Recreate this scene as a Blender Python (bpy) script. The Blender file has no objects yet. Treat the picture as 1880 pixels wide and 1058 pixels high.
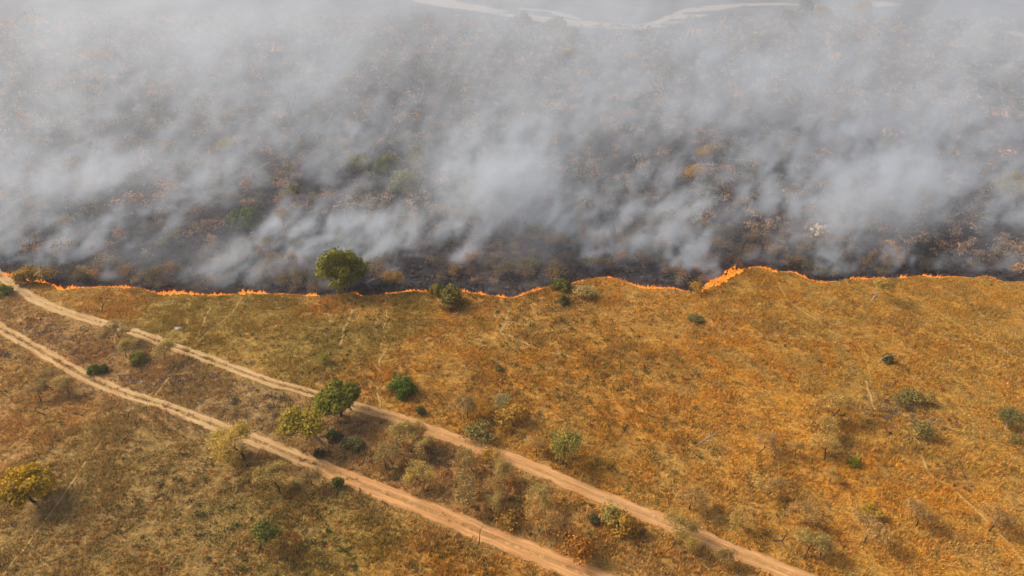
import bpy, math, random
import numpy as np
from mathutils import Vector

# ------------------------------------------------------------------ camera
CAM_H = 72.0
PITCH = math.radians(30.0)            # below the horizontal
LENS = 24.0
W0, H0 = 1880.0, 1058.0
FPX = LENS / 36.0 * W0

sc = bpy.context.scene
col = sc.collection
cam_d = bpy.data.cameras.new('camera')
cam_d.lens = LENS
cam_d.sensor_width = 36.0
cam_d.clip_start = 0.5
cam_d.clip_end = 8000.0
cam = bpy.data.objects.new('camera', cam_d)
cam.location = (0, 0, CAM_H)
cam.rotation_euler = (math.radians(90) - PITCH, 0, 0)
col.objects.link(cam)
sc.camera = cam

# ------------------------------------------------------------------ sky, sun, exposure
SUN_EL = math.radians(40)
SUN_AZ = math.radians(-72)            # clockwise from +Y: the sun stands to the left, a little beyond
world = bpy.data.worlds.new('World')
sc.world = world
world.use_nodes = True
wn = world.node_tree.nodes
wl = world.node_tree.links
wn.clear()
w_out = wn.new('ShaderNodeOutputWorld')
w_bg = wn.new('ShaderNodeBackground')
w_sky = wn.new('ShaderNodeTexSky')
w_sky.sky_type = 'NISHITA'
w_sky.sun_disc = False
w_sky.sun_elevation = SUN_EL
w_sky.sun_rotation = SUN_AZ
w_sky.air_density = 1.0
w_sky.dust_density = 7.0
w_sky.ozone_density = 1.0
w_bg.inputs['Strength'].default_value = 0.15
wl.new(w_sky.outputs[0], w_bg.inputs['Color'])
wl.new(w_bg.outputs[0], w_out.inputs['Surface'])

sun_d = bpy.data.lights.new('sun', 'SUN')
sun_d.energy = 2.45
sun_d.angle = math.radians(12)
sun_d.color = (1.0, 0.91, 0.79)
sun = bpy.data.objects.new('sun', sun_d)
sun_pos = Vector((math.sin(SUN_AZ) * math.cos(SUN_EL), math.cos(SUN_AZ) * math.cos(SUN_EL), math.sin(SUN_EL)))
sun.rotation_euler = (-sun_pos).to_track_quat('-Z', 'Y').to_euler()
sun.location = sun_pos * 300
col.objects.link(sun)

sc.view_settings.view_transform = 'Standard'
sc.view_settings.look = 'None'
sc.view_settings.exposure = 0.15
sc.view_settings.gamma = 1.0
sc.render.engine = 'CYCLES'
cy = sc.cycles
cy.use_denoising = True
try:
    cy.denoiser = 'OPENIMAGEDENOISE'
    cy.denoising_input_passes = 'RGB_ALBEDO_NORMAL'
    cy.denoising_prefilter = 'ACCURATE'
except Exception:
    pass
cy.use_adaptive_sampling = True
cy.adaptive_threshold = 0.015
cy.max_bounces = 4
cy.diffuse_bounces = 2
cy.glossy_bounces = 1
cy.transmission_bounces = 2
cy.transparent_max_bounces = 8
cy.volume_bounces = 1
cy.volume_step_rate = 2.8
cy.volume_max_steps = 400
cy.sample_clamp_indirect = 4.0
cy.caustics_reflective = False
cy.caustics_refractive = False

rng = np.random.default_rng(7)
random.seed(7)

# ------------------------------------------------------------------ small maths
def _hash(ix, iy, seed):
    n = (ix.astype(np.int64) * 374761393 + iy.astype(np.int64) * 668265263 + seed * 1442695041) & 0x7fffffff
    n = ((n ^ (n >> 13)) * 1274126177) & 0x7fffffff
    n = n ^ (n >> 16)
    return (n & 0xffff) / 65535.0

def vnoise(x, y, seed=0):
    x = np.asarray(x, float); y = np.asarray(y, float)
    ix = np.floor(x); iy = np.floor(y)
    fx = x - ix; fy = y - iy
    fx = fx * fx * (3 - 2 * fx); fy = fy * fy * (3 - 2 * fy)
    ix = ix.astype(np.int64); iy = iy.astype(np.int64)
    a = _hash(ix, iy, seed); b = _hash(ix + 1, iy, seed)
    c = _hash(ix, iy + 1, seed); d = _hash(ix + 1, iy + 1, seed)
    return (a * (1 - fx) + b * fx) * (1 - fy) + (c * (1 - fx) + d * fx) * fy

def fbm(x, y, scale, seed=0, octaves=4, gain=0.5):
    s = 0.0; amp = 1.0; tot = 0.0; f = 1.0 / scale
    for o in range(octaves):
        s = s + amp * vnoise(np.asarray(x) * f + 17.3 * o, np.asarray(y) * f - 9.1 * o, seed + o)
        tot += amp; amp *= gain; f *= 2.03
    return s / tot

def height(x, y):
    x = np.asarray(x, float); y = np.asarray(y, float)
    return 1.6 * (fbm(x, y, 70, 3, 2) - 0.5) + 0.5 * (fbm(x, y, 17, 11, 2) - 0.5)

SP, CP = math.sin(PITCH), math.cos(PITCH)
def at(px, py, z=None):
    """the point of the ground (or of the level z) seen at a pixel of the 1880 x 1058 photograph"""
    u = (px - W0 / 2) / FPX
    v = (py - H0 / 2) / FPX
    d = (u, CP - v * SP, -SP - v * CP)
    zz = 0.0 if z is None else z
    for _ in range(5):
        t = (zz - CAM_H) / d[2]
        x, y = d[0] * t, d[1] * t
        if z is not None:
            break
        zz = float(height(x, y))
    return Vector((x, y, zz))

def px_per_m(py):
    return FPX * (SP + (py - H0 / 2) / FPX * CP) / CAM_H

def smooth(pts, step):
    """Catmull-Rom through world points, resampled at about step metres"""
    P = np.array([(p[0], p[1]) for p in pts])
    P = np.vstack([2 * P[0] - P[1], P, 2 * P[-1] - P[-2]])
    out = []
    for i in range(1, len(P) - 2):
        p0, p1, p2, p3 = P[i - 1], P[i], P[i + 1], P[i + 2]
        n = max(2, int(np.linalg.norm(p2 - p1) / step))
        t = np.linspace(0, 1, n, endpoint=False)[:, None]
        out.append(0.5 * ((2 * p1) + (-p0 + p2) * t + (2 * p0 - 5 * p1 + 4 * p2 - p3) * t ** 2 + (-p0 + 3 * p1 - 3 * p2 + p3) * t ** 3))
    out.append(P[-2][None])
    return np.vstack(out)

def dist_to(poly, x, y):
    d = np.full(len(x), 1e9)
    for i in range(len(poly) - 1):
        a = poly[i]; b = poly[i + 1]
        ab = b - a
        L = max(1e-9, ab @ ab)
        t = np.clip(((x - a[0]) * ab[0] + (y - a[1]) * ab[1]) / L, 0, 1)
        d = np.minimum(d, np.hypot(x - a[0] - t * ab[0], y - a[1] - t * ab[1]))
    return d

# ------------------------------------------------------------------ node helpers and materials
def new_mat(name):
    m = bpy.data.materials.new(name)
    m.use_nodes = True
    m.node_tree.nodes.clear()
    return m

class NT:
    def __init__(self, tree):
        self.t = tree
    def n(self, kind, **kw):
        nd = self.t.nodes.new(kind)
        for k, v in kw.items():
            setattr(nd, k, v)
        return nd
    def link(self, a, b):
        self.t.links.new(a, b)
    def put(self, sock, v):
        if isinstance(v, bpy.types.NodeSocket):
            self.t.links.new(v, sock)
        else:
            sock.default_value = v
    def m(self, op, a, b=0.0, c=0.0, clamp=False):
        nd = self.n('ShaderNodeMath', operation=op, use_clamp=clamp)
        self.put(nd.inputs[0], a); self.put(nd.inputs[1], b)
        if op in ('MULTIPLY_ADD', 'WRAP', 'SMOOTH_MIN', 'SMOOTH_MAX', 'COMPARE'):
            self.put(nd.inputs[2], c)
        return nd.outputs[0]
    def sstep(self, x, lo, hi, to0=0.0, to1=1.0):
        nd = self.n('ShaderNodeMapRange', interpolation_type='SMOOTHSTEP')
        self.put(nd.inputs[0], x); self.put(nd.inputs[1], lo); self.put(nd.inputs[2], hi)
        self.put(nd.inputs[3], to0); self.put(nd.inputs[4], to1)
        return nd.outputs[0]
    def mix(self, f, a, b, blend='MIX'):
        nd = self.n('ShaderNodeMix', data_type='RGBA', blend_type=blend)
        self.put(nd.inputs[0], f)
        for s, v in ((nd.inputs[6], a), (nd.inputs[7], b)):
            if isinstance(v, bpy.types.NodeSocket): self.t.links.new(v, s)
            else: s.default_value = (*v, 1.0)
        return nd.outputs[2]
    def noise(self, vec, scale, detail=4.0, rough=0.55, dist=0.0, out='Fac'):
        nd = self.n('ShaderNodeTexNoise')
        nd.inputs['Scale'].default_value = scale
        nd.inputs['Detail'].default_value = detail
        nd.inputs['Roughness'].default_value = rough
        nd.inputs['Distortion'].default_value = dist
        if vec is not None: self.t.links.new(vec, nd.inputs['Vector'])
        return nd.outputs[out]
    def attr(self, name, out='Fac'):
        return self.n('ShaderNodeAttribute', attribute_name=name).outputs[out]

def finish(g, color, rough=0.95, bump=None, bump_d=0.1, bump_s=0.6, spec=0.1):
    b = g.n('ShaderNodeBsdfPrincipled')
    g.put(b.inputs['Base Color'], color)
    b.inputs['Roughness'].default_value = rough
    b.inputs['Specular IOR Level'].default_value = spec
    if bump is not None:
        bp = g.n('ShaderNodeBump')
        bp.inputs['Strength'].default_value = bump_s
        bp.inputs['Distance'].default_value = bump_d
        g.link(bump, bp.inputs['Height']); g.link(bp.outputs[0], b.inputs['Normal'])
    o = g.n('ShaderNodeOutputMaterial')
    g.link(b.outputs[0], o.inputs['Surface'])

def mat_ground():
    m = new_mat('dry_savanna_soil'); g = NT(m.node_tree)
    pos = g.n('ShaderNodeNewGeometry').outputs['Position']
    big = g.noise(pos, 0.05, 5, 0.6)
    mid = g.noise(pos, 0.45, 5, 0.65)
    fine = g.noise(pos, 3.0, 4, 0.7)
    tn = g.attr('tint', 'Color')
    n9 = g.noise(pos, 1.1, 5, 0.7, 0.5)
    soil = g.mix(g.sstep(n9, 0.36, 0.66), g.mix(1.0, tn, (0.50, 0.50, 0.52), 'MULTIPLY'), g.mix(1.0, tn, (1.12, 1.06, 1.0), 'MULTIPLY'))
    soil = g.mix(g.m('MULTIPLY', g.sstep(mid, 0.52, 0.70), 0.5), soil, (0.30, 0.19, 0.075))
    soil = g.mix(g.m('MULTIPLY', g.sstep(fine, 0.42, 0.70), 0.6), soil, (0.13, 0.082, 0.026))
    ash = g.mix(g.sstep(mid, 0.36, 0.60), (0.010, 0.010, 0.012), (0.040, 0.038, 0.040))
    ash = g.mix(g.m('MULTIPLY', g.sstep(big, 0.5, 0.68), 0.5), ash, (0.11, 0.078, 0.052))
    streak = g.noise(pos, 1.3, 3, 0.7, 0.6)
    ash = g.mix(g.m('MULTIPLY', g.sstep(streak, 0.58, 0.72), 0.75), ash, (0.20, 0.18, 0.165))
    ash = g.mix(g.m('MULTIPLY', g.sstep(fine, 0.62, 0.75), 0.5), ash, (0.30, 0.27, 0.25))
    fd = g.m('ADD', g.attr('front'), g.m('MULTIPLY', g.m('SUBTRACT', g.noise(pos, 0.8, 4, 0.7), 0.5), 2.2))
    c = g.mix(g.sstep(fd, -0.35, 0.35), soil, ash)
    finish(g, c, 0.95, g.m('ADD', mid, g.m('MULTIPLY', fine, 0.35)), 0.35, 0.7)
    return m

def mat_grass():
    m = new_mat('dry_grass'); g = NT(m.node_tree)
    c = g.attr('tint', 'Color')
    d = g.n('ShaderNodeBsdfDiffuse'); g.link(c, d.inputs[0])
    t = g.n('ShaderNodeBsdfTranslucent'); g.link(c, t.inputs[0])
    mx = g.n('ShaderNodeMixShader'); mx.inputs[0].default_value = 0.25
    g.link(d.outputs[0], mx.inputs[1]); g.link(t.outputs[0], mx.inputs[2])
    o = g.n('ShaderNodeOutputMaterial'); g.link(mx.outputs[0], o.inputs['Surface'])
    return m

def mat_leaf(name, translucent=0.3):
    """foliage: the colour of the object, varied leaf by leaf"""
    m = new_mat(name); g = NT(m.node_tree)
    oc = g.n('ShaderNodeObjectInfo').outputs['Color']
    lv = g.attr('leaf_var')
    dark = g.mix(1.0, oc, (0.62, 0.66, 0.6), 'MULTIPLY')
    lite = g.mix(1.0, oc, (1.55, 1.38, 1.1), 'MULTIPLY')
    c = g.mix(lv, dark, lite)
    d = g.n('ShaderNodeBsdfPrincipled'); g.link(c, d.inputs['Base Color'])
    d.inputs['Roughness'].default_value = 0.7
    d.inputs['Specular IOR Level'].default_value = 0.15
    t = g.n('ShaderNodeBsdfTranslucent'); g.link(c, t.inputs[0])
    mx = g.n('ShaderNodeMixShader'); mx.inputs[0].default_value = translucent
    g.link(d.outputs[0], mx.inputs[1]); g.link(t.outputs[0], mx.inputs[2])
    o = g.n('ShaderNodeOutputMaterial'); g.link(mx.outputs[0], o.inputs['Surface'])
    return m

def mat_bark():
    m = new_mat('bark'); g = NT(m.node_tree)
    oc = g.n('ShaderNodeObjectInfo').outputs['Color']
    tc = g.n('ShaderNodeTexCoord').outputs['Object']
    n = g.noise(tc, 4.0, 4, 0.65)
    c = g.mix(g.sstep(n, 0.35, 0.7), oc, g.mix(1.0, oc, (0.45, 0.42, 0.4), 'MULTIPLY'))
    finish(g, c, 0.9, n, 0.05, 0.7)
    return m

def mat_track():
    m = new_mat('bare_track_earth'); g = NT(m.node_tree)
    pos = g.n('ShaderNodeNewGeometry').outputs['Position']
    u = g.attr('across')
    red = g.attr('red')
    tr = g.attr('rut')
    sx = g.n('ShaderNodeCombineXYZ')
    g.put(sx.inputs[0], g.m('MULTIPLY', g.attr('along'), 0.10)); g.put(sx.inputs[1], g.m('MULTIPLY', u, 3.2))
    st = g.noise(sx.outputs[0], 1.6, 5, 0.65)          # streaks that run with the wheels
    big = g.noise(pos, 0.25, 4, 0.6); fine = g.noise(pos, 3.5, 4, 0.7)
    pale = g.mix(g.sstep(st, 0.35, 0.7), (0.40, 0.255, 0.105), (0.60, 0.42, 0.20))
    warm = g.mix(g.sstep(st, 0.35, 0.7), (0.44, 0.205, 0.07), (0.66, 0.36, 0.14))
    c = g.mix(red, pale, warm)
    c = g.mix(g.m('MULTIPLY', g.sstep(big, 0.5, 0.72), 0.55), c, (0.37, 0.19, 0.07))
    au = g.m('ABSOLUTE', g.m('ADD', u, g.m('MULTIPLY', g.m('SUBTRACT', big, 0.5), 0.35)))
    strip = g.sstep(au, 0.14, 0.34, 1.0, 0.0)          # the verge of old grass between the wheels
    strip = g.m('MULTIPLY', strip, g.sstep(g.noise(pos, 1.6, 4, 0.7), 0.32, 0.55))
    c = g.mix(g.m('MULTIPLY', strip, tr), c, (0.25, 0.15, 0.05))
    edge = g.sstep(g.m('ADD', au, g.m('MULTIPLY', fine, 0.3)), 0.88, 1.15)
    c = g.mix(g.m('MULTIPLY', edge, 0.6), c, (0.31, 0.17, 0.06))
    c = g.mix(g.m('MULTIPLY', g.sstep(fine, 0.6, 0.8), 0.45), c, (0.27, 0.145, 0.06))
    finish(g, c, 0.95, g.m('ADD', fine, st), 0.06, 0.6)
    return m

def mat_trail(name, c0, c1):
    m = new_mat(name); g = NT(m.node_tree)
    pos = g.n('ShaderNodeNewGeometry').outputs['Position']
    n = g.noise(pos, 1.2, 5, 0.65)
    finish(g, g.mix(g.sstep(n, 0.3, 0.7), c0, c1), 0.95, n, 0.1, 0.6)
    return m

def mat_flame():
    m = new_mat('flame'); g = NT(m.node_tree)
    h = g.attr('rise')
    r = g.n('ShaderNodeValToRGB')
    cr = r.color_ramp
    cr.elements[0].position = 0.0; cr.elements[0].color = (1.0, 0.44, 0.06, 1)
    cr.elements[1].position = 1.0; cr.elements[1].color = (0.55, 0.07, 0.008, 1)
    e = cr.elements.new(0.35); e.color = (1.0, 0.30, 0.022, 1)
    e = cr.elements.new(0.7); e.color = (0.95, 0.17, 0.008, 1)
    g.link(h, r.inputs[0])
    em = g.n('ShaderNodeEmission')
    g.link(r.outputs[0], em.inputs[0])
    g.put(em.inputs[1], g.m('ADD', 1.25, g.m('MULTIPLY', g.attr('heat'), 4.0)))
    tr = g.n('ShaderNodeBsdfTransparent')
    mx = g.n('ShaderNodeMixShader')
    g.put(mx.inputs[0], g.sstep(h, 0.4, 1.0, 0.98, 0.3))
    g.link(tr.outputs[0], mx.inputs[1]); g.link(em.outputs[0], mx.inputs[2])
    o = g.n('ShaderNodeOutputMaterial'); g.link(mx.outputs[0], o.inputs['Surface'])
    return m

M = dict(twig=mat_leaf('fine_twigs', 0.45), ground=mat_ground(), grass=mat_grass(), leaf=mat_leaf('foliage', 0.2), bark=mat_bark(), track=mat_track(),
         trail=mat_trail('trodden_dust', (0.40, 0.245, 0.07), (0.48, 0.31, 0.11)),
         burnt_trail=mat_trail('ashy_dust', (0.10, 0.08, 0.065), (0.30, 0.235, 0.18)),
         sand=mat_trail('river_sand', (0.22, 0.175, 0.14), (0.40, 0.32, 0.255)),
         flame=mat_flame(), stone=mat_trail('weathered_stone', (0.30, 0.27, 0.24), (0.52, 0.48, 0.43)))

M['flame'].cycles.emission_sampling = 'NONE'      # its light still arrives, only found by the paths themselves

# ------------------------------------------------------------------ mesh helpers
def mesh_np(name, verts, faces_by_size, mat=None, attrs=None, smooth_shade=False):
    """faces_by_size: list of int arrays (n, k)"""
    me = bpy.data.meshes.new(name)
    verts = np.ascontiguousarray(verts, dtype=np.float32)
    me.vertices.add(len(verts))
    me.vertices.foreach_set('co', verts.ravel())
    loops = np.concatenate([f.ravel() for f in faces_by_size]).astype(np.int32)
    sizes = np.concatenate([np.full(len(f), f.shape[1]) for f in faces_by_size])
    starts = np.concatenate([[0], np.cumsum(sizes)[:-1]]).astype(np.int32)
    me.loops.add(len(loops))
    me.loops.foreach_set('vertex_index', loops)
    me.polygons.add(len(sizes))
    me.polygons.foreach_set('loop_start', starts)
    try: me.polygons.foreach_set('loop_total', sizes.astype(np.int32))
    except Exception: pass
    if smooth_shade:
        me.polygons.foreach_set('use_smooth', np.ones(len(sizes), dtype=bool))
    for k, v in (attrs or {}).items():
        v = np.asarray(v, dtype=np.float32)
        if v.ndim == 1:
            a = me.attributes.new(k, 'FLOAT', 'POINT'); a.data.foreach_set('value', v)
        else:
            if v.shape[1] == 3: v = np.hstack([v, np.ones((len(v), 1), np.float32)])
            a = me.attributes.new(k, 'FLOAT_COLOR', 'POINT'); a.data.foreach_set('color', np.ascontiguousarray(v).ravel())
    me.update(calc_edges=True)
    me.validate()
    if mat: me.materials.append(mat)
    return me

def link(name, data, parent=None, loc=None, **props):
    o = bpy.data.objects.new(name, data)
    col.objects.link(o)
    if parent: o.parent = parent
    if loc is not None: o.location = loc
    for k, v in props.items(): o[k] = v
    return o

# ------------------------------------------------------------------ the fire front, tracks and trails (as laid out on the land)
FIRE_PX = [(-260, 492), (-120, 497), (-40, 500), (20, 507), (34, 513), (75, 518), (99, 525), (112, 533), (136, 530), (191, 527), (225, 529), (259, 530),
           (289, 540), (320, 538), (357, 542), (408, 543), (443, 538), (477, 540), (528, 541), (585, 544), (620, 541), (651, 537), (662, 543),
           (705, 540), (756, 535), (783, 535), (841, 535), (892, 542), (940, 547), (977, 536), (1018, 525), (1052, 521), (1097, 511), (1124, 511),
           (1151, 519), (1182, 530), (1233, 530), (1260, 536), (1288, 533), (1325, 514), (1352, 501), (1393, 491), (1424, 500), (1458, 501),
           (1492, 516), (1533, 518), (1560, 513), (1614, 513), (1659, 511), (1689, 507), (1723, 511), (1751, 508), (1785, 511), (1812, 508),
           (1846, 518), (1873, 518), (1960, 514), (2150, 510)]
FIRE = smooth([at(*p) for p in FIRE_PX], 0.5)
_o = np.argsort(FIRE[:, 0])
FX, FY = FIRE[_o, 0], FIRE[_o, 1]
def front(x, y):
    """metres beyond the fire front (negative: unburnt side)"""
    f = np.interp(x, FX, FY)
    slope = np.interp(x, FX[:-1], np.clip(np.diff(FY) / np.maximum(1e-3, np.diff(FX)), -1.2, 1.2))
    return (y - f) / np.sqrt(1 + slope ** 2)

UP_PX = [(-60, 470), (-20, 492), (0, 506), (20, 522), (55, 545), (100, 566), (150, 583), (200, 596), (245, 610), (300, 630), (350, 648), (400, 666), (450, 685),
         (500, 703), (550, 716), (590, 728), (640, 743), (690, 757), (740, 771), (790, 790), (840, 808), (880, 822), (940, 843), (1000, 868),
         (1050, 890), (1100, 911), (1160, 935), (1220, 960), (1280, 985), (1340, 1010), (1400, 1034), (1460, 1058), (1560, 1096), (1700, 1150)]
LO_PX = [(-80, 562), (0, 604), (50, 631), (100, 660), (150, 688), (200, 711), (260, 733), (310, 748), (360, 768), (420, 791), (480, 813), (540, 838),
         (600, 862), (660, 887), (720, 910), (780, 934), (840, 959), (900, 984), (960, 1008), (1020, 1032), (1080, 1056), (1160, 1088), (1300, 1140)]
UP = smooth([at(*p) for p in UP_PX], 0.6)
LO = smooth([at(*p) for p in LO_PX], 0.6)
TRAILS = {
    'a': ([(203, 795), (160, 850), (115, 912), (60, 985), (10, 1052), (-30, 1105)], 0.22),
    'b': ([(693, 752), (692, 716), (699, 694), (695, 668), (712, 640)], 0.22),
    'c': ([(923, 548), (935, 571), (931, 595), (922, 612), (947, 622), (985, 640), (1060, 660)], 0.30),
    'd': ([(1436, 520), (1440, 540), (1462, 562), (1490, 582), (1530, 612)], 0.24),
    'e': ([(1594, 700), (1604, 742), (1642, 780), (1683, 810), (1706, 868), (1750, 902), (1798, 943), (1836, 984), (1870, 1028), (1905, 1070)], 0.26),
    'f': ([(647, 547), (648, 575), (634, 602), (623, 636)], 0.30),
    'g': ([(705, 542), (713, 558), (707, 595), (700, 640)], 0.18),
    'i': ([(440, 548), (420, 580), (380, 610), (352, 640)], 0.2),
    'l': ([(1530, 612), (1580, 640), (1594, 700)], 0.18),
    'm': ([(1700, 560), (1760, 600), (1850, 650), (1900, 700)], 0.18),
    'o': ([(330, 668), (350, 690), (340, 720)], 0.18),
    'h': ([(287, 735), (303, 704), (330, 668), (352, 640), (372, 600), (385, 565)], 0.24),
}
def wander(p, seed):
    """a trodden line never runs straight"""
    t = np.gradient(p, axis=0); t /= np.linalg.norm(t, axis=1)[:, None]
    s_ = np.concatenate([[0], np.cumsum(np.linalg.norm(np.diff(p, axis=0), axis=1))])
    off = (fbm(s_, s_ * 0 + seed, 5.5, 777, 3) - 0.5) * 2.0
    return p + np.stack([-t[:, 1], t[:, 0]], -1) * off[:, None]
TR = {k: (wander(smooth([at(*p) for p in v[0]], 0.5), ord(k)), v[1]) for k, v in TRAILS.items()}
BTRAILS = {
    'p': ([(440, 330), (470, 311), (505, 292), (545, 263), (556, 241), (598, 226), (613, 205), (640, 186)], 0.42),
    'q': ([(770, 190), (778, 165), (776, 148)], 0.38),
    'r': ([(680, 285), (692, 264), (706, 250), (712, 236)], 0.36),
}
BTR = {k: (smooth([at(*p) for p in v[0]], 0.8), v[1]) for k, v in BTRAILS.items()}
RIVER_PX = [(770, -6), (800, 4), (850, 12), (910, 22), (1000, 37), (1060, 44), (1120, 48), (1180, 49), (1230, 38), (1290, 18), (1350, 10), (1450, 8), (1540, 14), (1640, 6)]
RIVER = smooth([at(*p) for p in RIVER_PX], 4.0)
RIVER2 = smooth([at(*p) for p in [(955, 16), (1010, 22), (1040, 30), (1100, 44)]], 4.0)
RIVER3 = smooth([at(*p) for p in [(1850, 58), (1900, 70), (1960, 74)]], 4.0)

# ------------------------------------------------------------------ ground
def axis(lo, hi, step, far_lo, far_hi):
    a = list(np.arange(lo, hi + step, step))
    s = step; v = a[-1]
    while v < far_hi:
        s *= 1.12; v += s; a.append(v)
    s = step; v = a[0]; pre = []
    while v > far_lo:
        s *= 1.12; v -= s; pre.append(v)
    return np.array(pre[::-1] + a)

gx = axis(-170, 170, 1.25, -1500, 1500)
gy = axis(30, 260, 1.25, -300, 1800)
GX, GY = np.meshgrid(gx, gy)
GZ = height(GX, GY)
nx, ny = len(gx), len(gy)
idx = np.arange(nx * ny).reshape(ny, nx)
quads = np.stack([idx[:-1, :-1], idx[:-1, 1:], idx[1:, 1:], idx[1:, :-1]], -1).reshape(-1, 4)
gxf, gyf = GX.ravel(), GY.ravel()

def grey_zone(x, y):
    """trampled greyish land between and around the two tracks on the left"""
    dl = np.interp(x, LO[:, 0], LO[:, 1])
    du = np.interp(x, UP[:, 0], UP[:, 1])
    between = np.clip((y - dl + 6) / 6, 0, 1) * np.clip((du - y + 2) / 4, 0, 1)
    left = np.clip((12 - x) / 40, 0, 1)
    g = between * (0.35 + 0.65 * left) + 0.55 * np.clip((dl - y) / 5, 0, 1) * np.clip((-18 - x) / 20, 0, 1)
    return np.clip(g, 0, 1) * (0.55 + 0.6 * fbm(x, y, 9, 51, 3))

def tint_field(x, y):
    """the colour of the dry sward over the land"""
    n1 = fbm(x, y, 14, 101, 4)[:, None]; n2 = fbm(x, y, 3.2, 131, 3)[:, None]; n3 = fbm(x, y, 30, 161, 3)[:, None]
    orange = np.array([0.55, 0.265, 0.032]); straw = np.array([0.52, 0.315, 0.075]); olive = np.array([0.28, 0.205, 0.042]); brown = np.array([0.43, 0.235, 0.047])
    rightness = np.clip((x[:, None] + 15) / 60, 0, 1)
    f = np.clip((n2 - 0.42) / 0.18 + 0.25 * rightness, 0, 1) * (0.55 + 0.45 * rightness)
    c = brown * (1 - f) + orange * f
    g = np.clip((n1 - 0.47) / 0.12, 0, 1) * (0.7 - 0.35 * rightness)
    c = c * (1 - g) + straw * g
    low = np.clip((0.52 - n3) / 0.12, 0, 1) * (0.7 - 0.45 * rightness)
    c = c * (1 - low) + olive * low
    gz = np.clip(grey_zone(x, y), 0, 1)[:, None] * 0.75
    return c * (1 - gz) + np.array([0.40, 0.255, 0.115]) * gz

link('ground', mesh_np('ground', np.stack([gxf, gyf, GZ.ravel()], -1), [quads], M['ground'],
     {'front': front(gxf, gyf), 'tint': tint_field(gxf, gyf)}, True), kind='structure')

# ------------------------------------------------------------------ tracks, trails, riverbed
def ribbon(name, poly, half, lift, mat, seed, ncross=9, wob=0.3, attrs_fn=None, wscale=2.0):
    t = np.gradient(poly, axis=0)
    t /= np.linalg.norm(t, axis=1)[:, None]
    nrm = np.stack([-t[:, 1], t[:, 0]], -1)
    s = np.concatenate([[0], np.cumsum(np.linalg.norm(np.diff(poly, axis=0), axis=1))])
    half = half(s, poly) if callable(half) else np.full(len(s), half)
    u = np.linspace(-1, 1, ncross)
    wl_ = half * (1 + wob * (fbm(s, s * 0 + 3.3, wscale, seed, 4, 0.6) - 0.5) * 2)
    wr_ = half * (1 + wob * (fbm(s, s * 0 + 8.1, wscale, seed + 9, 4, 0.6) - 0.5) * 2)
    V = []; A = []; L = []
    for k in range(ncross):
        w = np.where(u[k] < 0, wr_, wl_)
        p = poly + nrm * (u[k] * w)[:, None]
        V.append(np.column_stack([p, height(p[:, 0], p[:, 1]) + lift]))
        A.append(np.full(len(s), u[k])); L.append(s)
    V = np.stack(V, 1).reshape(-1, 3)
    A = np.stack(A, 1).ravel(); L = np.stack(L, 1).ravel()
    n = len(s)
    ii = np.arange(n * ncross).reshape(n, ncross)
    q = np.stack([ii[:-1, 1:], ii[:-1, :-1], ii[1:, :-1], ii[1:, 1:]], -1).reshape(-1, 4)
    at_ = {'across': A, 'along': L}
    if attrs_fn: at_.update(attrs_fn(V))
    return link(name, mesh_np(name, V, [q], mat, at_, True), kind='structure')

def up_half(s, p): return np.interp(p[:, 0], [-90, -40, -10, 30, 60], [1.2, 1.05, 1.2, 1.3, 1.4])
def lo_half(s, p): return np.interp(p[:, 0], [-90, -40, -25, 0, 40], [1.15, 1.1, 1.35, 1.5, 1.5])
ribbon('dirt_track', UP, up_half, 0.05, M['track'], 5, 11, 0.38,
       lambda V: {'red': np.interp(V[:, 0], [-60, -26, -18, 20], [0.05, 0.25, 0.85, 0.8]), 'rut': np.interp(V[:, 0], [-90, -75, -60, -24, -16, 60], [0.3, 0.5, 1, 1, 0.45, 0.5])})
ribbon('dirt_track', LO, lo_half, 0.05, M['track'], 25, 11, 0.38,
       lambda V: {'red': np.interp(V[:, 0], [-90, -50, -32, -24, 20], [0.25, 0.1, 0.3, 0.95, 0.9]), 'rut': np.interp(V[:, 0], [-90, -34, -26, 40], [1, 1, 0.7, 0.6])})
for k, (p, hw) in TR.items():
    ribbon('footpath', p, hw * 0.65, 0.055, M['trail'], ord(k[-1]) + len(k), 5, 1.0, None, 1.5)
for k, (p, hw) in BTR.items():
    ribbon('footpath', p, hw * 0.75, 0.055, M['burnt_trail'], ord(k), 5, 0.95, None, 3.0)
ribbon('sandy_riverbed', RIVER, lambda s, p: 5 + 8 * fbm(s, s * 0, 60, 71, 2), 0.08, M['sand'], 71, 9, 0.45, None, 60)
ribbon('sandy_riverbed', RIVER2, 3.5, 0.12, M['sand'], 75, 7, 0.6, None, 20)
ribbon('sandy_riverbed', RIVER3, 5.0, 0.08, M['sand'], 77, 7, 0.5, None, 20)

# ------------------------------------------------------------------ dry grass (stuff)
def scatter(n, x0, x1, y0, y1):
    return rng.uniform(x0, x1, n), rng.uniform(y0, y1, n)

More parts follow.
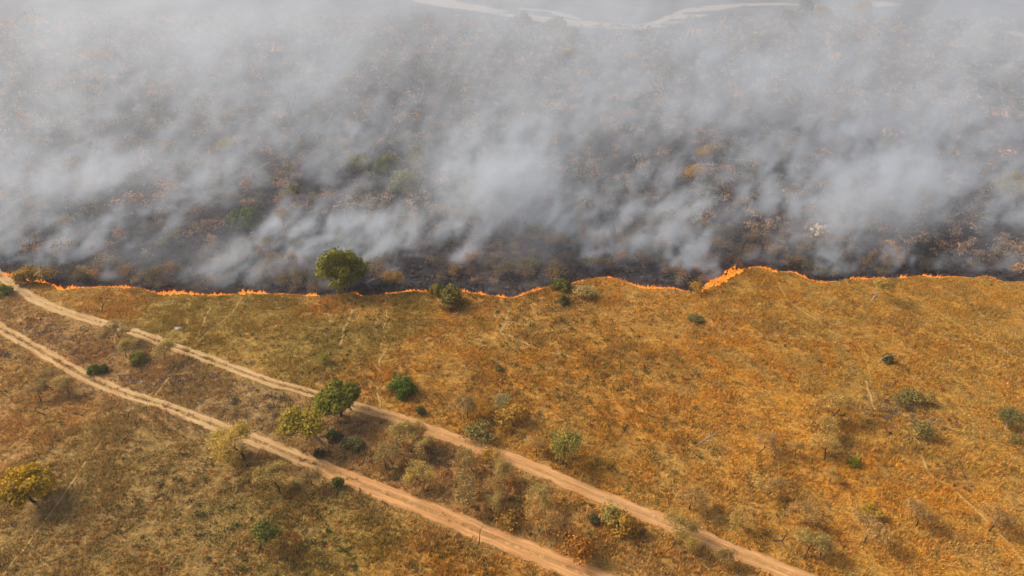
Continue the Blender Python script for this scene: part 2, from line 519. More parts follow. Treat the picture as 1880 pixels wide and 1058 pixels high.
def blades_mesh(name, x, y, z, tint, h, spread, nb, width):
    """nb leaning blades per tuft"""
    n = len(x)
    N = n * nb
    X = np.repeat(x, nb); Y = np.repeat(y, nb); Z = np.repeat(z, nb)
    Hh = np.repeat(h, nb) * rng.uniform(0.55, 1.15, N)
    S = np.repeat(spread, nb)
    a = rng.uniform(0, 2 * np.pi, N)
    r0 = S * 0.45 * np.sqrt(rng.uniform(0, 1, N))
    bx, by = X + r0 * np.cos(a), Y + r0 * np.sin(a)
    lean = S * rng.uniform(0.2, 1.0, N)
    wind = 0.10 * S
    tx, ty = bx + lean * np.cos(a) + wind, by + lean * np.sin(a) + wind * 0.4
    pa = a + np.pi / 2 + rng.normal(0, 0.5, N)
    w = width * rng.uniform(0.6, 1.4, N)
    V = np.empty((N, 3, 3))
    V[:, 0] = np.stack([bx - w * np.cos(pa), by - w * np.sin(pa), Z - 0.03], -1)
    V[:, 1] = np.stack([bx + w * np.cos(pa), by + w * np.sin(pa), Z - 0.03], -1)
    V[:, 2] = np.stack([tx, ty, Z + Hh], -1)
    C = np.repeat(tint, nb, axis=0) * rng.uniform(0.8, 1.2, N)[:, None]
    C = np.repeat(C, 3, axis=0)
    F = np.arange(N * 3).reshape(-1, 3)
    return mesh_np(name, V.reshape(-1, 3), [F], M['grass'], {'tint': np.clip(C, 0, 1)})

def track_clear(x, y):
    """1 on open land, 0 on the bare wheel lines"""
    du = dist_to(UP[::3], x, y); dl = dist_to(LO[::3], x, y)
    wu = up_half(None, np.column_stack([x, y])); wl2 = lo_half(None, np.column_stack([x, y]))
    rag = fbm(x, y, 1.6, 881, 3)
    keep = (du > wu * (0.62 + 0.7 * rag)) & (dl > wl2 * (0.62 + 0.7 * rag))
    rutted_u = np.interp(x, [-75, -60, -24, -16], [0.2, 1, 1, 0.0]); rutted_l = np.interp(x, [-90, -34, -26, 40], [1, 1, 0.25, 0.15])
    keep |= (du < 0.30) & (rag > 0.42) & (rng.random(len(x)) < 0.8 * rutted_u)
    keep |= (dl < 0.32) & (rag > 0.42) & (rng.random(len(x)) < 0.8 * rutted_l)
    for p, hw in TR.values():
        keep &= ~((dist_to(p[::2], x, y) < hw) & (rng.random(len(x)) < 0.7))
    return keep

def grass_tint(x, y):
    c = tint_field(x, y)
    rightness = np.clip((x[:, None] + 15) / 60, 0, 1)
    red = (rng.random((len(x), 1)) < 0.07) * (0.3 + 0.7 * rightness)
    c = c * (1 - red * 0.7) + np.array([0.50, 0.19, 0.03]) * red * 0.7
    grn = (rng.random((len(x), 1)) < 0.05)
    return np.where(grn, np.array([0.12, 0.135, 0.022]), c) * np.clip(rng.normal(1.25, 0.26, (len(x), 1)), 0.6, 2.0)

n_t = 560000
x, y = scatter(n_t, -175, 175, 34, 150)
vis = np.abs(x) < 30 + 0.93 * y                       # a little wider than the view
cl = fbm(x, y, 2.2, 211, 3)
keep = vis & (front(x, y) < 0.2 - 0.4 * rng.random(n_t)) & (rng.random(n_t) < np.clip(0.35 + 2.8 * (cl - 0.36), 0.2, 1))
x, y = x[keep], y[keep]
k2 = track_clear(x, y); x, y = x[k2], y[k2]
tall = fbm(x, y, 5.0, 231, 3)
print('grass tufts', len(x))
link('grass', blades_mesh('grass', x, y, height(x, y), grass_tint(x, y), 0.18 + 1.0 * np.clip(tall - 0.28, 0, 1), 0.22 + 0.30 * rng.random(len(x)), 5, 0.055),
     label='dry orange and straw grass covering the unburnt land before the fire', category='grass', kind='stuff')

# charred stubble beyond the front
x, y = scatter(150000, -330, 330, 100, 330)
fr = front(x, y)
keep = (np.abs(x) < 30 + 0.9 * y) & (fr > 0.3) & (rng.random(len(x)) < np.exp(-fr / 90)) & (fbm(x, y, 4, 311, 3) > 0.42)
x, y = x[keep], y[keep]
t = np.where((rng.random(len(x)) < 0.35)[:, None], np.array([0.19, 0.135, 0.085]), np.array([0.035, 0.032, 0.032])) * rng.uniform(0.7, 1.3, (len(x), 1))
link('charred_stubble', blades_mesh('charred_stubble', x, y, height(x, y), t, rng.uniform(0.2, 0.7, len(x)), np.full(len(x), 0.45), 6, 0.07),
     label='blackened grass stubble on the burnt land behind the flames', category='stubble', kind='stuff')

# ------------------------------------------------------------------ plants
def tubes(segs, sides=5):
    V = []; F = []; b = 0
    for p0, r0, p1, r1 in segs:
        d = p1 - p0
        L = np.linalg.norm(d)
        if L < 1e-5: continue
        d = d / L
        a = np.cross(d, [0, 0, 1.0] if abs(d[2]) < 0.9 else [1.0, 0, 0]); a /= np.linalg.norm(a)
        c = np.cross(d, a)
        k = sides if r0 > 0.035 else 3
        th = np.arange(k) * 2 * np.pi / k
        ring = np.cos(th)[:, None] * a + np.sin(th)[:, None] * c
        V.append(p0 + ring * r0); V.append(p1 + ring * r1)
        i = np.arange(k); j = (i + 1) % k
        F.append(np.stack([b + i, b + j, b + k + j, b + k + i], -1))
        b += 2 * k
    return np.vstack(V), np.vstack(F)

def grow(r, h, fork=0.35, radius=0.16, spread=0.9, levels=4, kids=(2, 4), lean=0.12, flat=0.4, shrink=0.68):
    """a branching skeleton: segments and tips"""
    segs = []; tips = []
    def branch(p, d, L, rad, lev):
        n = 3 if lev < 2 else 2
        for i in range(n):
            d = d + r.normal(0, 0.16, 3); d[2] += 0.04
            d /= np.linalg.norm(d)
            q = p + d * L / n
            r1 = rad * (0.84 if lev else 0.9)
            segs.append((p.copy(), rad, q.copy(), r1))
            p, rad = q, r1
        if lev >= levels:
            tips.append(p.copy()); return
        k = r.integers(kids[0], kids[1] + 1)
        a0 = r.uniform(0, 2 * np.pi)
        for i in range(k):
            a = a0 + i * 2 * np.pi / k + r.normal(0, 0.35)
            out = np.array([math.cos(a), math.sin(a), 0.0])
            nd = d * r.uniform(0.5, 1.0) + out * spread * r.uniform(0.6, 1.2)
            nd[2] = nd[2] * (1 - flat * lev / levels) + 0.12
            nd /= np.linalg.norm(nd)
            branch(p, nd, L * shrink * r.uniform(0.8, 1.2), rad * 0.66, lev + 1)
        if lev >= 2: tips.append(p.copy())
    d = np.array([r.normal(0, lean), r.normal(0, lean), 1.0]); d /= np.linalg.norm(d)
    branch(np.array([0, 0, -0.1]), d, h * fork, radius, 0)
    tips = np.array(tips)
    top = tips[:, 2].max()
    s = h / top
    segs = [(a * s, ra, b * s, rb) for a, ra, b, rb in segs]
    return segs, tips * s

def leaves(r, centres, n, size, spread_xy, spread_z, aspect=0.55, shell=0.0):
    c = centres[r.integers(0, len(centres), n)]
    off = r.normal(0, 1, (n, 3))
    if shell > 0:
        nn = np.linalg.norm(off, axis=1)[:, None]
        rad = np.clip(r.normal(1.0, 0.28, (n, 1)), 0.1, 1.5)
        off = off / nn * (shell * rad + (1 - shell) * nn * 0.7)
    p = c + off * np.array([spread_xy, spread_xy, spread_z])
    nrm = off / (np.linalg.norm(off, axis=1)[:, None] + 1e-6) + r.normal(0, 0.55, (n, 3)) + np.array([0, 0, 0.25])
    nrm /= np.linalg.norm(nrm, axis=1)[:, None]
    a = np.cross(nrm, r.normal(0, 1, (n, 3))); a /= np.linalg.norm(a, axis=1)[:, None] + 1e-9
    b = np.cross(nrm, a)
    s = size * r.uniform(0.55, 1.35, (n, 1))
    V = np.stack([p - a * s, p - b * s * aspect, p + a * s, p + b * s * aspect], 1).reshape(-1, 3)
    lobe = vnoise(p[:, 0] * 1.3 + 50, p[:, 1] * 1.3 + p[:, 2] * 1.7, 5)
    lv = np.clip(0.15 + 0.55 * lobe + r.normal(0, 0.2, n), 0, 1)
    return V, np.arange(n * 4).reshape(-1, 4), np.repeat(lv, 4)

def lobes(r, w, h, z0, k, fl=1.0):
    """centres of foliage lobes filling an uneven dome"""
    th = r.uniform(0, 2 * np.pi, k); rr = np.sqrt(r.uniform(0, 1, k))
    x = rr * np.cos(th) * w * 0.36; y = rr * np.sin(th) * w * 0.36
    z = z0 + (h - z0) * (0.22 + 0.55 * r.uniform(0, 1, k) * (1 - 0.55 * rr ** 2) * fl + 0.08 * r.normal(0, 1, k))
    return np.stack([x, y, z], -1)

PLANTS = {}
def plant_mesh(kind, i, seed):
    """(wood mesh, foliage mesh or None), made at unit height 1 for scaling; width about as the kind"""
    key = (kind, i)
    if key in PLANTS: return PLANTS[key]
    r = np.random.default_rng(seed * 97 + i * 13 + 5)
    fol = None
    if kind == 'dense':            # broad green tree, foliage almost to the ground: nominal 8 m high
        segs, tips = grow(r, 6.6, 0.28, 0.26, 0.75, 4, (2, 3), 0.1)
        L = lobes(r, 9.5, 8.0, 0.9, 34)
        fol = leaves(r, L, 9000, 0.26, 1.05, 0.85, shell=0.75)
    elif kind == 'domed':          # broad tree on a short bare trunk, 6 m
        segs, tips = grow(r, 5.2, 0.30, 0.24, 0.95, 4, (3, 4), 0.15)
        L = lobes(r, 8.2, 6.0, 1.9, 30)
        fol = leaves(r, L, 7000, 0.22, 0.85, 0.6, shell=0.75)
    elif kind == 'airy':           # loose yellow-green tree with pale trunk, 6 m
        segs, tips = grow(r, 5.4, 0.46, 0.22, 0.85, 4, (2, 4), 0.1)
        fol = leaves(r, tips, 3000, 0.19, 0.5, 0.4)
    elif kind == 'thorn':          # fine-twigged pale tree, 4.5 m
        segs, tips = grow(r, 4.1, 0.46, 0.115, 0.85, 4, (2, 4), 0.2, 0.55, 0.62)
        fol = leaves(r, tips, 3200, 0.14, 0.36, 0.24, aspect=0.4)
    elif kind == 'bare':           # leafless, 3.5 m
        segs, tips = grow(r, 3.5, 0.36, 0.085, 0.9, 4, (2, 3), 0.25, 0.3)
    elif kind == 'snag':           # a broken dead stem with few arms, 3.5 m
        segs, tips = grow(r, 3.5, 0.42, 0.085, 0.8, 3, (1, 2), 0.4, 0.1)
    elif kind == 'bush':           # round leafy bush, 3 m
        segs, tips = grow(r, 2.4, 0.18, 0.09, 1.0, 3, (3, 4), 0.1)
        L = lobes(r, 4.2, 3.0, 0.1, 16, 1.0)
        fol = leaves(r, L, 2600, 0.17, 0.6, 0.5, shell=0.7)
    elif kind == 'shrub':          # ragged low shrub, 2 m
        segs, tips = grow(r, 1.8, 0.2, 0.06, 1.1, 3, (3, 4), 0.2)
        fol = leaves(r, tips, 750, 0.14, 0.40, 0.32)
    elif kind == 'scorched':       # heat-browned small tree or shrub, 2.8 m
        segs, tips = grow(r, 2.7, 0.30, 0.07, 0.8, 3, (2, 4), 0.2, 0.3)
        fol = leaves(r, tips, 420, 0.16, 0.44, 0.40, aspect=0.4)
    V, F = tubes(segs)
    wood = mesh_np(kind + '_wood', V, [F], M['bark'])
    fm = mesh_np(kind + '_foliage', fol[0], [fol[1]], M['twig' if kind in ('thorn', 'scorched') else 'leaf'], {'leaf_var': fol[2]}) if fol else None
    PLANTS[key] = (wood, fm)
    return PLANTS[key]

NOMINAL = dict(dense=8.0, domed=6.0, airy=6.0, thorn=4.5, bare=3.5, snag=3.5, bush=3.0, shrub=2.0, scorched=2.8)
NVAR = dict(dense=3, domed=2, airy=2, thorn=6, bare=5, snag=4, bush=5, shrub=5, scorched=7)
BARK = (0.075, 0.055, 0.04)
PALE_BARK = (0.50, 0.42, 0.33)
count = {}
def plant(name, kind, loc, h, tint=(0.1, 0.12, 0.03), bark=BARK, label=None, cat=None, group=None, widen=1.0, var=None, rz=None):
    i = count.get(kind, 0); count[kind] = i + 1
    v = (i if var is None else var) % NVAR[kind]
    wood, fm = plant_mesh(kind, v, 3 + len(kind))
    root = bpy.data.objects.new(name, None)
    root.empty_display_size = 0.3
    col.objects.link(root)
    s = h / NOMINAL[kind]
    if kind == 'thorn': s *= 0.86; tint = tuple(c * f for c, f in zip(tint, (1.7, 1.55, 1.25)))
    elif kind == 'scorched': tint = tuple(c * 1.7 for c in tint)
    elif kind == 'shrub': tint = tuple(c * 1.4 for c in tint)
    else: tint = tuple(c * 1.55 for c in tint)
    root.location = loc
    root.scale = (s * widen, s * widen, s)
    root.rotation_euler = (0, 0, random.uniform(0, 6.28) if rz is None else rz)
    if label: root['label'] = label
    if cat: root['category'] = cat
    if group: root['group'] = group
    low = kind in ('bush', 'shrub')
    if fm is None:
        o = link('trunk', wood, root); o.color = (*bark, 1)
    else:
        o = link('stem' if low else 'trunk', wood, root); o.color = (*bark, 1)
        o = link('foliage' if low else 'crown', fm, root); o.color = (*tint, 1)
    return root

# tints
GREEN = (0.075, 0.105, 0.012); DEEP = (0.05, 0.085, 0.012); YELLOW = (0.28, 0.20, 0.012); LIME = (0.20, 0.19, 0.02)
PALE = (0.30, 0.25, 0.105); GREYG = (0.25, 0.20, 0.095); OLIVE = (0.14, 0.13, 0.04); TAN = (0.32, 0.225, 0.10); RUST = (0.30, 0.135, 0.02)
GOLD = (0.36, 0.22, 0.035); DARKO = (0.08, 0.085, 0.03)

# (name, kind, px, py of the base, height in metres, widen, tint, bark, category, label)
T = [
 # broad leafy trees
 ('leafy_tree', 'dense', 632, 532, 10.4, 0.92, (0.15, 0.15, 0.012), BARK, 'tree', 'large dense green tree standing in the line of fire, smoke behind it'),
 ('leafy_tree', 'domed', 626, 764, 6.6, 1.0, (0.12, 0.122, 0.008), BARK, 'tree', 'dark green rounded tree overhanging the upper dirt track'),
 ('leafy_tree', 'airy', 590, 812, 6.8, 1.1, (0.235, 0.18, 0.018), PALE_BARK, 'tree', 'yellow-green tree with a white trunk between the two tracks'),
 ('leafy_tree', 'domed', 64, 921, 6.2, 0.92, (0.335, 0.22, 0.008), BARK, 'tree', 'golden yellow domed tree alone at the lower left'),
 ('leafy_tree', 'bush', 738, 722, 3.6, 1.0, (0.075, 0.115, 0.008), BARK, 'tree', 'bright green round bushy tree just above the upper track'),
 ('leafy_tree', 'airy', 1032, 852, 5.8, 0.9, (0.19, 0.165, 0.035), BARK, 'tree', 'dark olive bushy tree on the far side of the upper track'),
 ('leafy_tree', 'airy', 476, 1008, 4.6, 0.9, (0.11, 0.12, 0.02), BARK, 'tree', 'small thin green tree below the lower track near the bottom edge'),
 ('leafy_tree', 'airy', 1846, 790, 4.0, 0.8, (0.12, 0.115, 0.035), PALE_BARK, 'tree', 'small dark-leaved tree with a pale trunk at the right edge'),
 ('leafy_tree', 'airy', 1600, 552, 5.5, 0.8, (0.30, 0.215, 0.05), PALE_BARK, 'tree', 'thin tree with a white trunk standing just before the fire, right'),
 ('thorn_tree', 'thorn', 450, 843, 7.2, 1.1, (0.34, 0.28, 0.085), BARK, 'tree', 'pale straw-coloured tree leaning over the near edge of the lower track'),
 # pale thorn trees, left
 ('thorn_tree', 'thorn', 221, 620, 5.0, 1.15, GREYG, BARK, 'tree', 'grey-green flat-topped tree hiding the upper track, left'),
 ('thorn_tree', 'thorn', 302, 660, 4.6, 1.05, PALE, BARK, 'tree', 'pale umbrella-shaped tree just below the upper track, dark bare trunk'),
 ('thorn_tree', 'thorn', 232, 656, 4.0, 0.95, PALE, BARK, 'tree', 'pale green tree beside the yellow-green bush between the tracks'),
 ('thorn_tree', 'thorn', 97, 715, 4.4, 1.15, GREYG, BARK, 'tree', 'left one of the two grey-green trees below the lower track'),
 ('thorn_tree', 'thorn', 127, 722, 4.2, 1.0, PALE, BARK, 'tree', 'right one of the two grey-green trees below the lower track'),
 ('thorn_tree', 'thorn', 75, 738, 3.6, 1.1, GREYG, BARK, 'tree', 'small grey thin-leaved tree under the pair of grey-green trees'),
 ('thorn_tree', 'thorn', 514, 906, 4.6, 1.05, PALE, BARK, 'tree', 'pale thin-crowned tree standing below the lower track, dark trunk'),
 ('thorn_tree', 'thorn', 575, 890, 3.8, 0.9, GREYG, BARK, 'tree', 'grey twiggy tree between the pale thin-crowned tree and the small track-side bush'),
 ('bare_tree', 'bare', 156, 662, 4.6, 1.0, PALE, (0.33, 0.27, 0.21), 'tree', 'leafless greyish tree among grey brush between the tracks, left'),
 ('bare_tree', 'bare', 184, 575, 4.0, 1.1, PALE, BARK, 'tree', 'dark branching dead tree above the upper track, far left'),
 ('bare_tree', 'bare', 376, 618, 3.4, 0.9, PALE, BARK, 'tree', 'small dark dead tree in the grass above the upper track'),
 ('bare_tree', 'bare', 83, 762, 3.8, 1.0, PALE, BARK, 'tree', 'bare dark sapling below the lower track, leftmost of the saplings'),
 ('bare_tree', 'bare', 235, 766, 3.2, 1.0, PALE, BARK, 'tree', 'bare sapling just below the bend of the lower track'),
 ('bare_tree', 'bare', 268, 760, 3.0, 0.9, PALE, BARK, 'tree', 'bare sapling touching the near edge of the lower track'),
 ('bare_tree', 'bare', 287, 775, 2.6, 0.9, PALE, BARK, 'tree', 'short dark sapling right of the two bare saplings by the lower track'),
 ('bare_tree', 'snag', 219, 815, 3.4, 0.9, PALE, BARK, 'tree', 'knotted bare tree at the upper end of the straight footpath'),
 ('bare_tree', 'snag', 24, 690, 2.6, 1.0, PALE, (0.28, 0.22, 0.17), 'tree', 'weathered bare stump tree by the left edge below the lower track'),
 ('bare_tree', 'snag', 58, 675, 2.0, 0.8, PALE, BARK, 'tree', 'broken dark stick leaning between the tracks, far left'),
 # trees round the middle
 ('thorn_tree', 'thorn', 739, 816, 5.2, 1.1, PALE, BARK, 'tree', 'large pale thin-crowned tree on the near edge of the upper track'),
 ('thorn_tree', 'thorn', 763, 820, 4.8, 0.8, TAN, BARK, 'tree', 'tan tree right beside the large pale tree at the upper track'),
 ('thorn_tree', 'thorn', 710, 860, 4.6, 1.1, GREYG, BARK, 'tree', 'grey twiggy tree in the strip, below the large pale tree'),
 ('thorn_tree', 'thorn', 788, 836, 4.0, 1.0, PALE, BARK, 'tree', 'pale tree with dark undergrowth at its foot, under the upper track'),
 ('bare_tree', 'bare', 750, 836, 2.6, 0.7, PALE, BARK, 'tree', 'thin bare stem between the pale trees below the upper track'),
 ('bare_tree', 'bare', 634, 832, 4.4, 1.0, PALE, (0.40, 0.33, 0.25), 'tree', 'whitish leafless tree between the white-trunked tree and the lower track'),
 ('thorn_tree', 'thorn', 766, 880, 4.4, 1.0, (0.35, 0.29, 0.11), BARK, 'tree', 'rounded pale tree above the middle of the lower track'),
 ('bare_tree', 'snag', 816, 872, 3.6, 1.0, PALE, BARK, 'tree', 'bent dark bare stem right of the rounded pale tree'),
 ('thorn_tree', 'thorn', 870, 868, 4.4, 0.9, GREYG, BARK, 'tree', 'grey tree by the upper track, left of the small golden bush'),
 ('thorn_tree', 'thorn', 920, 888, 4.2, 0.9, PALE, BARK, 'tree', 'pale tree under the small golden bush near the upper track'),
 ('thorn_tree', 'thorn', 850, 926, 4.8, 1.2, GREYG, BARK, 'tree', 'wide grey tree close above the lower track, middle of the picture'),
 ('thorn_tree', 'thorn', 902, 918, 4.4, 0.9, TAN, BARK, 'tree', 'slanting tan tree right of the wide grey tree'),
 ('thorn_tree', 'thorn', 917, 936, 3.8, 0.9, PALE, BARK, 'tree', 'small pale tree below the slanting tan tree'),
 ('thorn_tree', 'thorn', 973, 940, 4.4, 1.0, PALE, BARK, 'tree', 'pale round-topped tree in the middle of the strip, rust grass at its foot'),
 ('thorn_tree', 'thorn', 1011, 972, 5.0, 1.0, TAN, BARK, 'tree', 'tall tan tree right of the pale round-topped tree in the strip'),
 ('bare_tree', 'bare', 972, 970, 2.2, 0.9, PALE, BARK, 'tree', 'tiny dark dead tree just above the lower track, near the bottom'),
 ('bare_tree', 'snag', 877, 1003, 3.4, 0.8, PALE, BARK, 'tree', 'dark dead tree rising in front of the lower track near the bottom edge'),
 ('bare_tree', 'snag', 848, 844, 1.8, 0.6, PALE, BARK, 'tree', 'short upright dark stump below the upper track'),
 ('thorn_tree', 'thorn', 860, 769, 4.6, 0.95, GREYG, BARK, 'tree', 'leftmost of three small trees above the upper track, grey'),
 ('thorn_tree', 'thorn', 888, 769, 4.4, 0.85, GOLD, BARK, 'tree', 'middle one of three small trees above the upper track, golden'),
 ('thorn_tree', 'thorn', 924, 760, 4.2, 0.95, (0.25, 0.24, 0.13), BARK, 'tree', 'rightmost of three small trees above the upper track, grey-green'),
 ('shrub', 'shrub', 944, 785, 3.2, 1.0, GOLD, BARK, 'shrub', 'golden shrub right under the three small trees above the upper track'),
 ('shrub', 'shrub', 884, 797, 2.6, 1.2, OLIVE, BARK, 'shrub', 'brown-olive shrub close above the upper track, below the three small trees'),
 ('thorn_tree', 'thorn', 984, 838, 3.6, 1.0, TAN, BARK, 'tree', 'tan tree touching the left side of the dark olive bushy tree'),
 ('thorn_tree', 'thorn', 1236, 1000, 4.4, 1.0, PALE, BARK, 'tree', 'pale tree on the near edge of the upper track, lower right'),
 ('thorn_tree', 'thorn', 1266, 1010, 3.6, 0.9, (0.33, 0.27, 0.09), BARK, 'tree', 'yellowish pale tree right beside the pale tree at the upper track'),
 ('thorn_tree', 'thorn', 1322, 1036, 3.4, 0.9, GREYG, BARK, 'tree', 'greyish tree in front of the upper track at the bottom edge'),
 ('shrub', 'bush', 1144, 975, 2.8, 1.25, (0.27, 0.15, 0.02), BARK, 'shrub', 'large orange-green shrub on the near edge of the upper track'),
 ('shrub', 'shrub', 1113, 952, 2.4, 1.0, (0.22, 0.19, 0.05), BARK, 'shrub', 'pale green shrub just left of the large orange-green shrub'),
 ('shrub', 'shrub', 1066, 1026, 3.2, 1.0, RUST, BARK, 'shrub', 'bright orange shrub between the tracks at the bottom'),
 ('shrub', 'bush', 1091, 958, 1.5, 0.9, DARKO, BARK, 'shrub', 'small dark bush left of the pale green shrub'),
 ('shrub', 'shrub', 906, 850, 2.2, 0.9, GOLD, BARK, 'shrub', 'small golden bush at the near edge of the upper track'),
 ('shrub', 'shrub', 923, 960, 1.8, 1.3, (0.26, 0.15, 0.03), BARK, 'shrub', 'rusty low shrub just above the lower track, below the pale trees'),
 ('shrub', 'bush', 585, 838, 1.6, 0.9, (0.05, 0.06, 0.02), BARK, 'shrub', 'small round dark bush above the lower track'),
 ('shrub', 'bush', 622, 893, 1.9, 0.7, (0.09, 0.12, 0.015), BARK, 'shrub', 'small bright green bush on the near edge of the lower track'),
 ('shrub', 'bush', 650, 822, 2.0, 1.2, OLIVE, BARK, 'shrub', 'olive bush behind the whitish leafless tree'),
 ('shrub', 'bush', 612, 808, 2.2, 0.9, DARKO, BARK, 'shrub', 'dark bush at the foot of the white-trunked tree'),
 ('shrub', 'bush', 773, 760, 1.6, 0.9, DARKO, BARK, 'shrub', 'small dark bush right below the bright green round bushy tree'),
 ('shrub', 'bush', 176, 685, 1.9, 0.95, (0.085, 0.13, 0.012), BARK, 'shrub', 'bright green low bush between the tracks on the left'),
 ('shrub', 'bush', 191, 683, 1.5, 0.9, (0.06, 0.09, 0.012), BARK, 'shrub', 'darker bush touching the bright green low bush on the left'),
 ('shrub', 'bush', 254, 666, 2.6, 0.9, (0.15, 0.15, 0.015), BARK, 'shrub', 'yellow-green bush among rusty grass between the tracks, left'),
 ('shrub', 'bush', 8, 541, 2.4, 1.2, (0.17, 0.17, 0.02), BARK, 'shrub', 'green bush beside the upper track at the left edge'),
 # by the fire
 ('shrub', 'bush', 52, 518, 4.2, 1.05, (0.27, 0.17, 0.025), BARK, 'shrub', 'brownish yellow bush in front of the leftmost flames'),
 ('shrub', 'shrub', 92, 520, 3.2, 1.1, (0.25, 0.17, 0.05), BARK, 'shrub', 'thin tan bush right of the brownish yellow bush at the flames'),
 ('shrub', 'bush', 803, 541, 2.6, 1.0, (0.15, 0.125, 0.015), BARK, 'shrub', 'yellow-olive bush at the fire front, gap in the flames behind it'),
 ('shrub', 'bush', 828, 560, 4.4, 1.0, (0.12, 0.105, 0.02), BARK, 'shrub', 'big dark olive bush in front of the fire, middle of the picture'),
 ('shrub', 'bush', 1031, 532, 2.8, 1.25, (0.10, 0.10, 0.018), BARK, 'shrub', 'olive bush right at the flames, right of the middle'),
 ('shrub', 'bush', 1034, 558, 2.2, 0.9, (0.08, 0.085, 0.02), BARK, 'shrub', 'small dark bush straight below the olive bush at the flames'),
 ('shrub', 'shrub', 1072, 552, 2.6, 1.4, (0.30, 0.23, 0.08), BARK, 'shrub', 'pale feathery shrub in front of the fire, right of the olive bush'),
 ('shrub', 'shrub', 1279, 540, 2.6, 0.8, GOLD, BARK, 'shrub', 'upright golden shrub in the gap before the tallest flames'),
 ('shrub', 'shrub', 594, 662, 1.7, 1.0, LIME, BARK, 'shrub', 'small lime-green shrub in the grass below the big fire-line tree'),
 ('shrub', 'bush', 1278, 590, 1.4, 1.9, (0.12, 0.105, 0.03), BARK, 'shrub', 'low dark shrub patch in the field below the tallest flames'),
 ('shrub', 'shrub', 1021, 592, 1.5, 1.2, GOLD, BARK, 'shrub', 'small yellow shrub in the open field under the olive bush'),
 ('shrub', 'bush', 916, 680, 1.3, 1.0, OLIVE, BARK, 'shrub', 'small olive bush alone in mid field above the three small trees'),
 # right field
 ('thorn_tree', 'thorn', 1520, 768, 5.6, 1.2, (0.36, 0.26, 0.095), BARK, 'tree', 'largest tan tree in the right field, top of the row of three'),
 ('thorn_tree', 'thorn', 1515, 806, 4.6, 1.0, (0.37, 0.28, 0.11), BARK, 'tree', 'middle tree of the tan row of three in the right field'),
 ('thorn_tree', 'thorn', 1513, 846, 4.8, 1.0, (0.37, 0.28, 0.11), BARK, 'tree', 'lowest tree of the tan row of three, dark trunk showing'),
 ('thorn_tree', 'thorn', 1389, 834, 4.2, 1.0, TAN, BARK, 'tree', 'tan tree left of the row of three in the right field'),
 ('thorn_tree', 'thorn', 1458, 842, 3.2, 0.8, (0.36, 0.27, 0.11), BARK, 'tree', 'small pale tree between the tan tree and the row of three'),
 ('thorn_tree', 'thorn', 1523, 885, 3.2, 0.8, (0.37, 0.28, 0.11), BARK, 'tree', 'small pale tree under the row of three tan trees'),
 ('thorn_tree', 'thorn', 1406, 910, 4.2, 1.0, (0.35, 0.26, 0.11), BARK, 'tree', 'pale cream-topped tree in the right field, below the tan tree'),
 ('thorn_tree', 'thorn', 1266, 936, 4.4, 1.2, TAN, BARK, 'tree', 'faint tan tree beside the far edge of the upper track, lower right'),
 ('thorn_tree', 'thorn', 1362, 966, 3.8, 1.0, (0.35, 0.26, 0.10), BARK, 'tree', 'tan tree right of the faint one, near the upper track'),
 ('thorn_tree', 'thorn', 1480, 952, 4.0, 1.0, TAN, BARK, 'tree', 'tan tree above the dark bare tree group, lower right'),
 ('bare_tree', 'bare', 1420, 990, 4.0, 1.1, PALE, (0.06, 0.045, 0.04), 'tree', 'dark twiggy bare tree in the lower right field'),
 ('bare_tree', 'bare', 1492, 1004, 3.6, 0.9, PALE, BARK, 'tree', 'bare dark stem between pale trees at the lower right'),
 ('thorn_tree', 'thorn', 1474, 1026, 4.4, 1.0, PALE, BARK, 'tree', 'pale tree at the bottom edge, left of its twin'),
 ('thorn_tree', 'thorn', 1506, 1024, 3.8, 0.9, PALE, BARK, 'tree', 'pale tree at the bottom edge, right of its twin'),
 ('thorn_tree', 'thorn', 1587, 998, 4.6, 1.1, (0.34, 0.25, 0.12), BARK, 'tree', 'wide pale tree alone near the bottom, lower right'),
 ('thorn_tree', 'thorn', 1682, 966, 4.4, 1.1, TAN, BARK, 'tree', 'tan tree left of the footpath at the lower right'),
 ('thorn_tree', 'thorn', 1815, 976, 4.2, 1.1, TAN, BARK, 'tree', 'tan tree at the footpath close to the right edge'),
 ('shrub', 'bush', 1597, 950, 2.0, 1.1, (0.30, 0.19, 0.02), BARK, 'shrub', 'yellow-orange bush above the wide pale tree, lower right'),
 ('shrub', 'bush', 1567, 853, 1.7, 0.9, (0.19, 0.18, 0.012), BARK, 'shrub', 'small bright yellow-green bush in the right field'),
 ('shrub', 'shrub', 1642, 742, 1.9, 1.2, (0.17, 0.14, 0.042), BARK, 'shrub', 'dark green shrub beside the bend of the right-hand footpath'),
 ('shrub', 'shrub', 1660, 732, 1.7, 1.2, (0.17, 0.14, 0.042), BARK, 'shrub', 'dark green shrub leaning up to the right of its twin by the footpath'),
 ('shrub', 'shrub', 1690, 803, 2.3, 1.2, (0.17, 0.14, 0.042), BARK, 'shrub', 'dark green shrub at the fork of the footpath, beside a fallen dry tree'),
 ('shrub', 'shrub', 1695, 744, 2.4, 1.1, (0.22, 0.17, 0.045), BARK, 'shrub', 'olive shrub right of the two dark green shrubs'),
 ('shrub', 'shrub', 1854, 785, 1.6, 0.8, (0.17, 0.14, 0.042), BARK, 'shrub', 'dark bush touching the small pale-trunked tree at the right edge'),
 ('shrub', 'shrub', 1858, 808, 1.3, 1.1, (0.17, 0.14, 0.042), BARK, 'shrub', 'low dark bush under the pale-trunked tree at the right edge'),
 ('bare_tree', 'snag', 1875, 800, 3.0, 1.0, PALE, (0.55, 0.46, 0.38), 'tree', 'white dead tree at the right edge'),
 ('bare_tree', 'snag', 1612, 667, 3.8, 0.7, PALE, (0.55, 0.46, 0.36), 'tree', 'white dead snag standing in the open right field'),
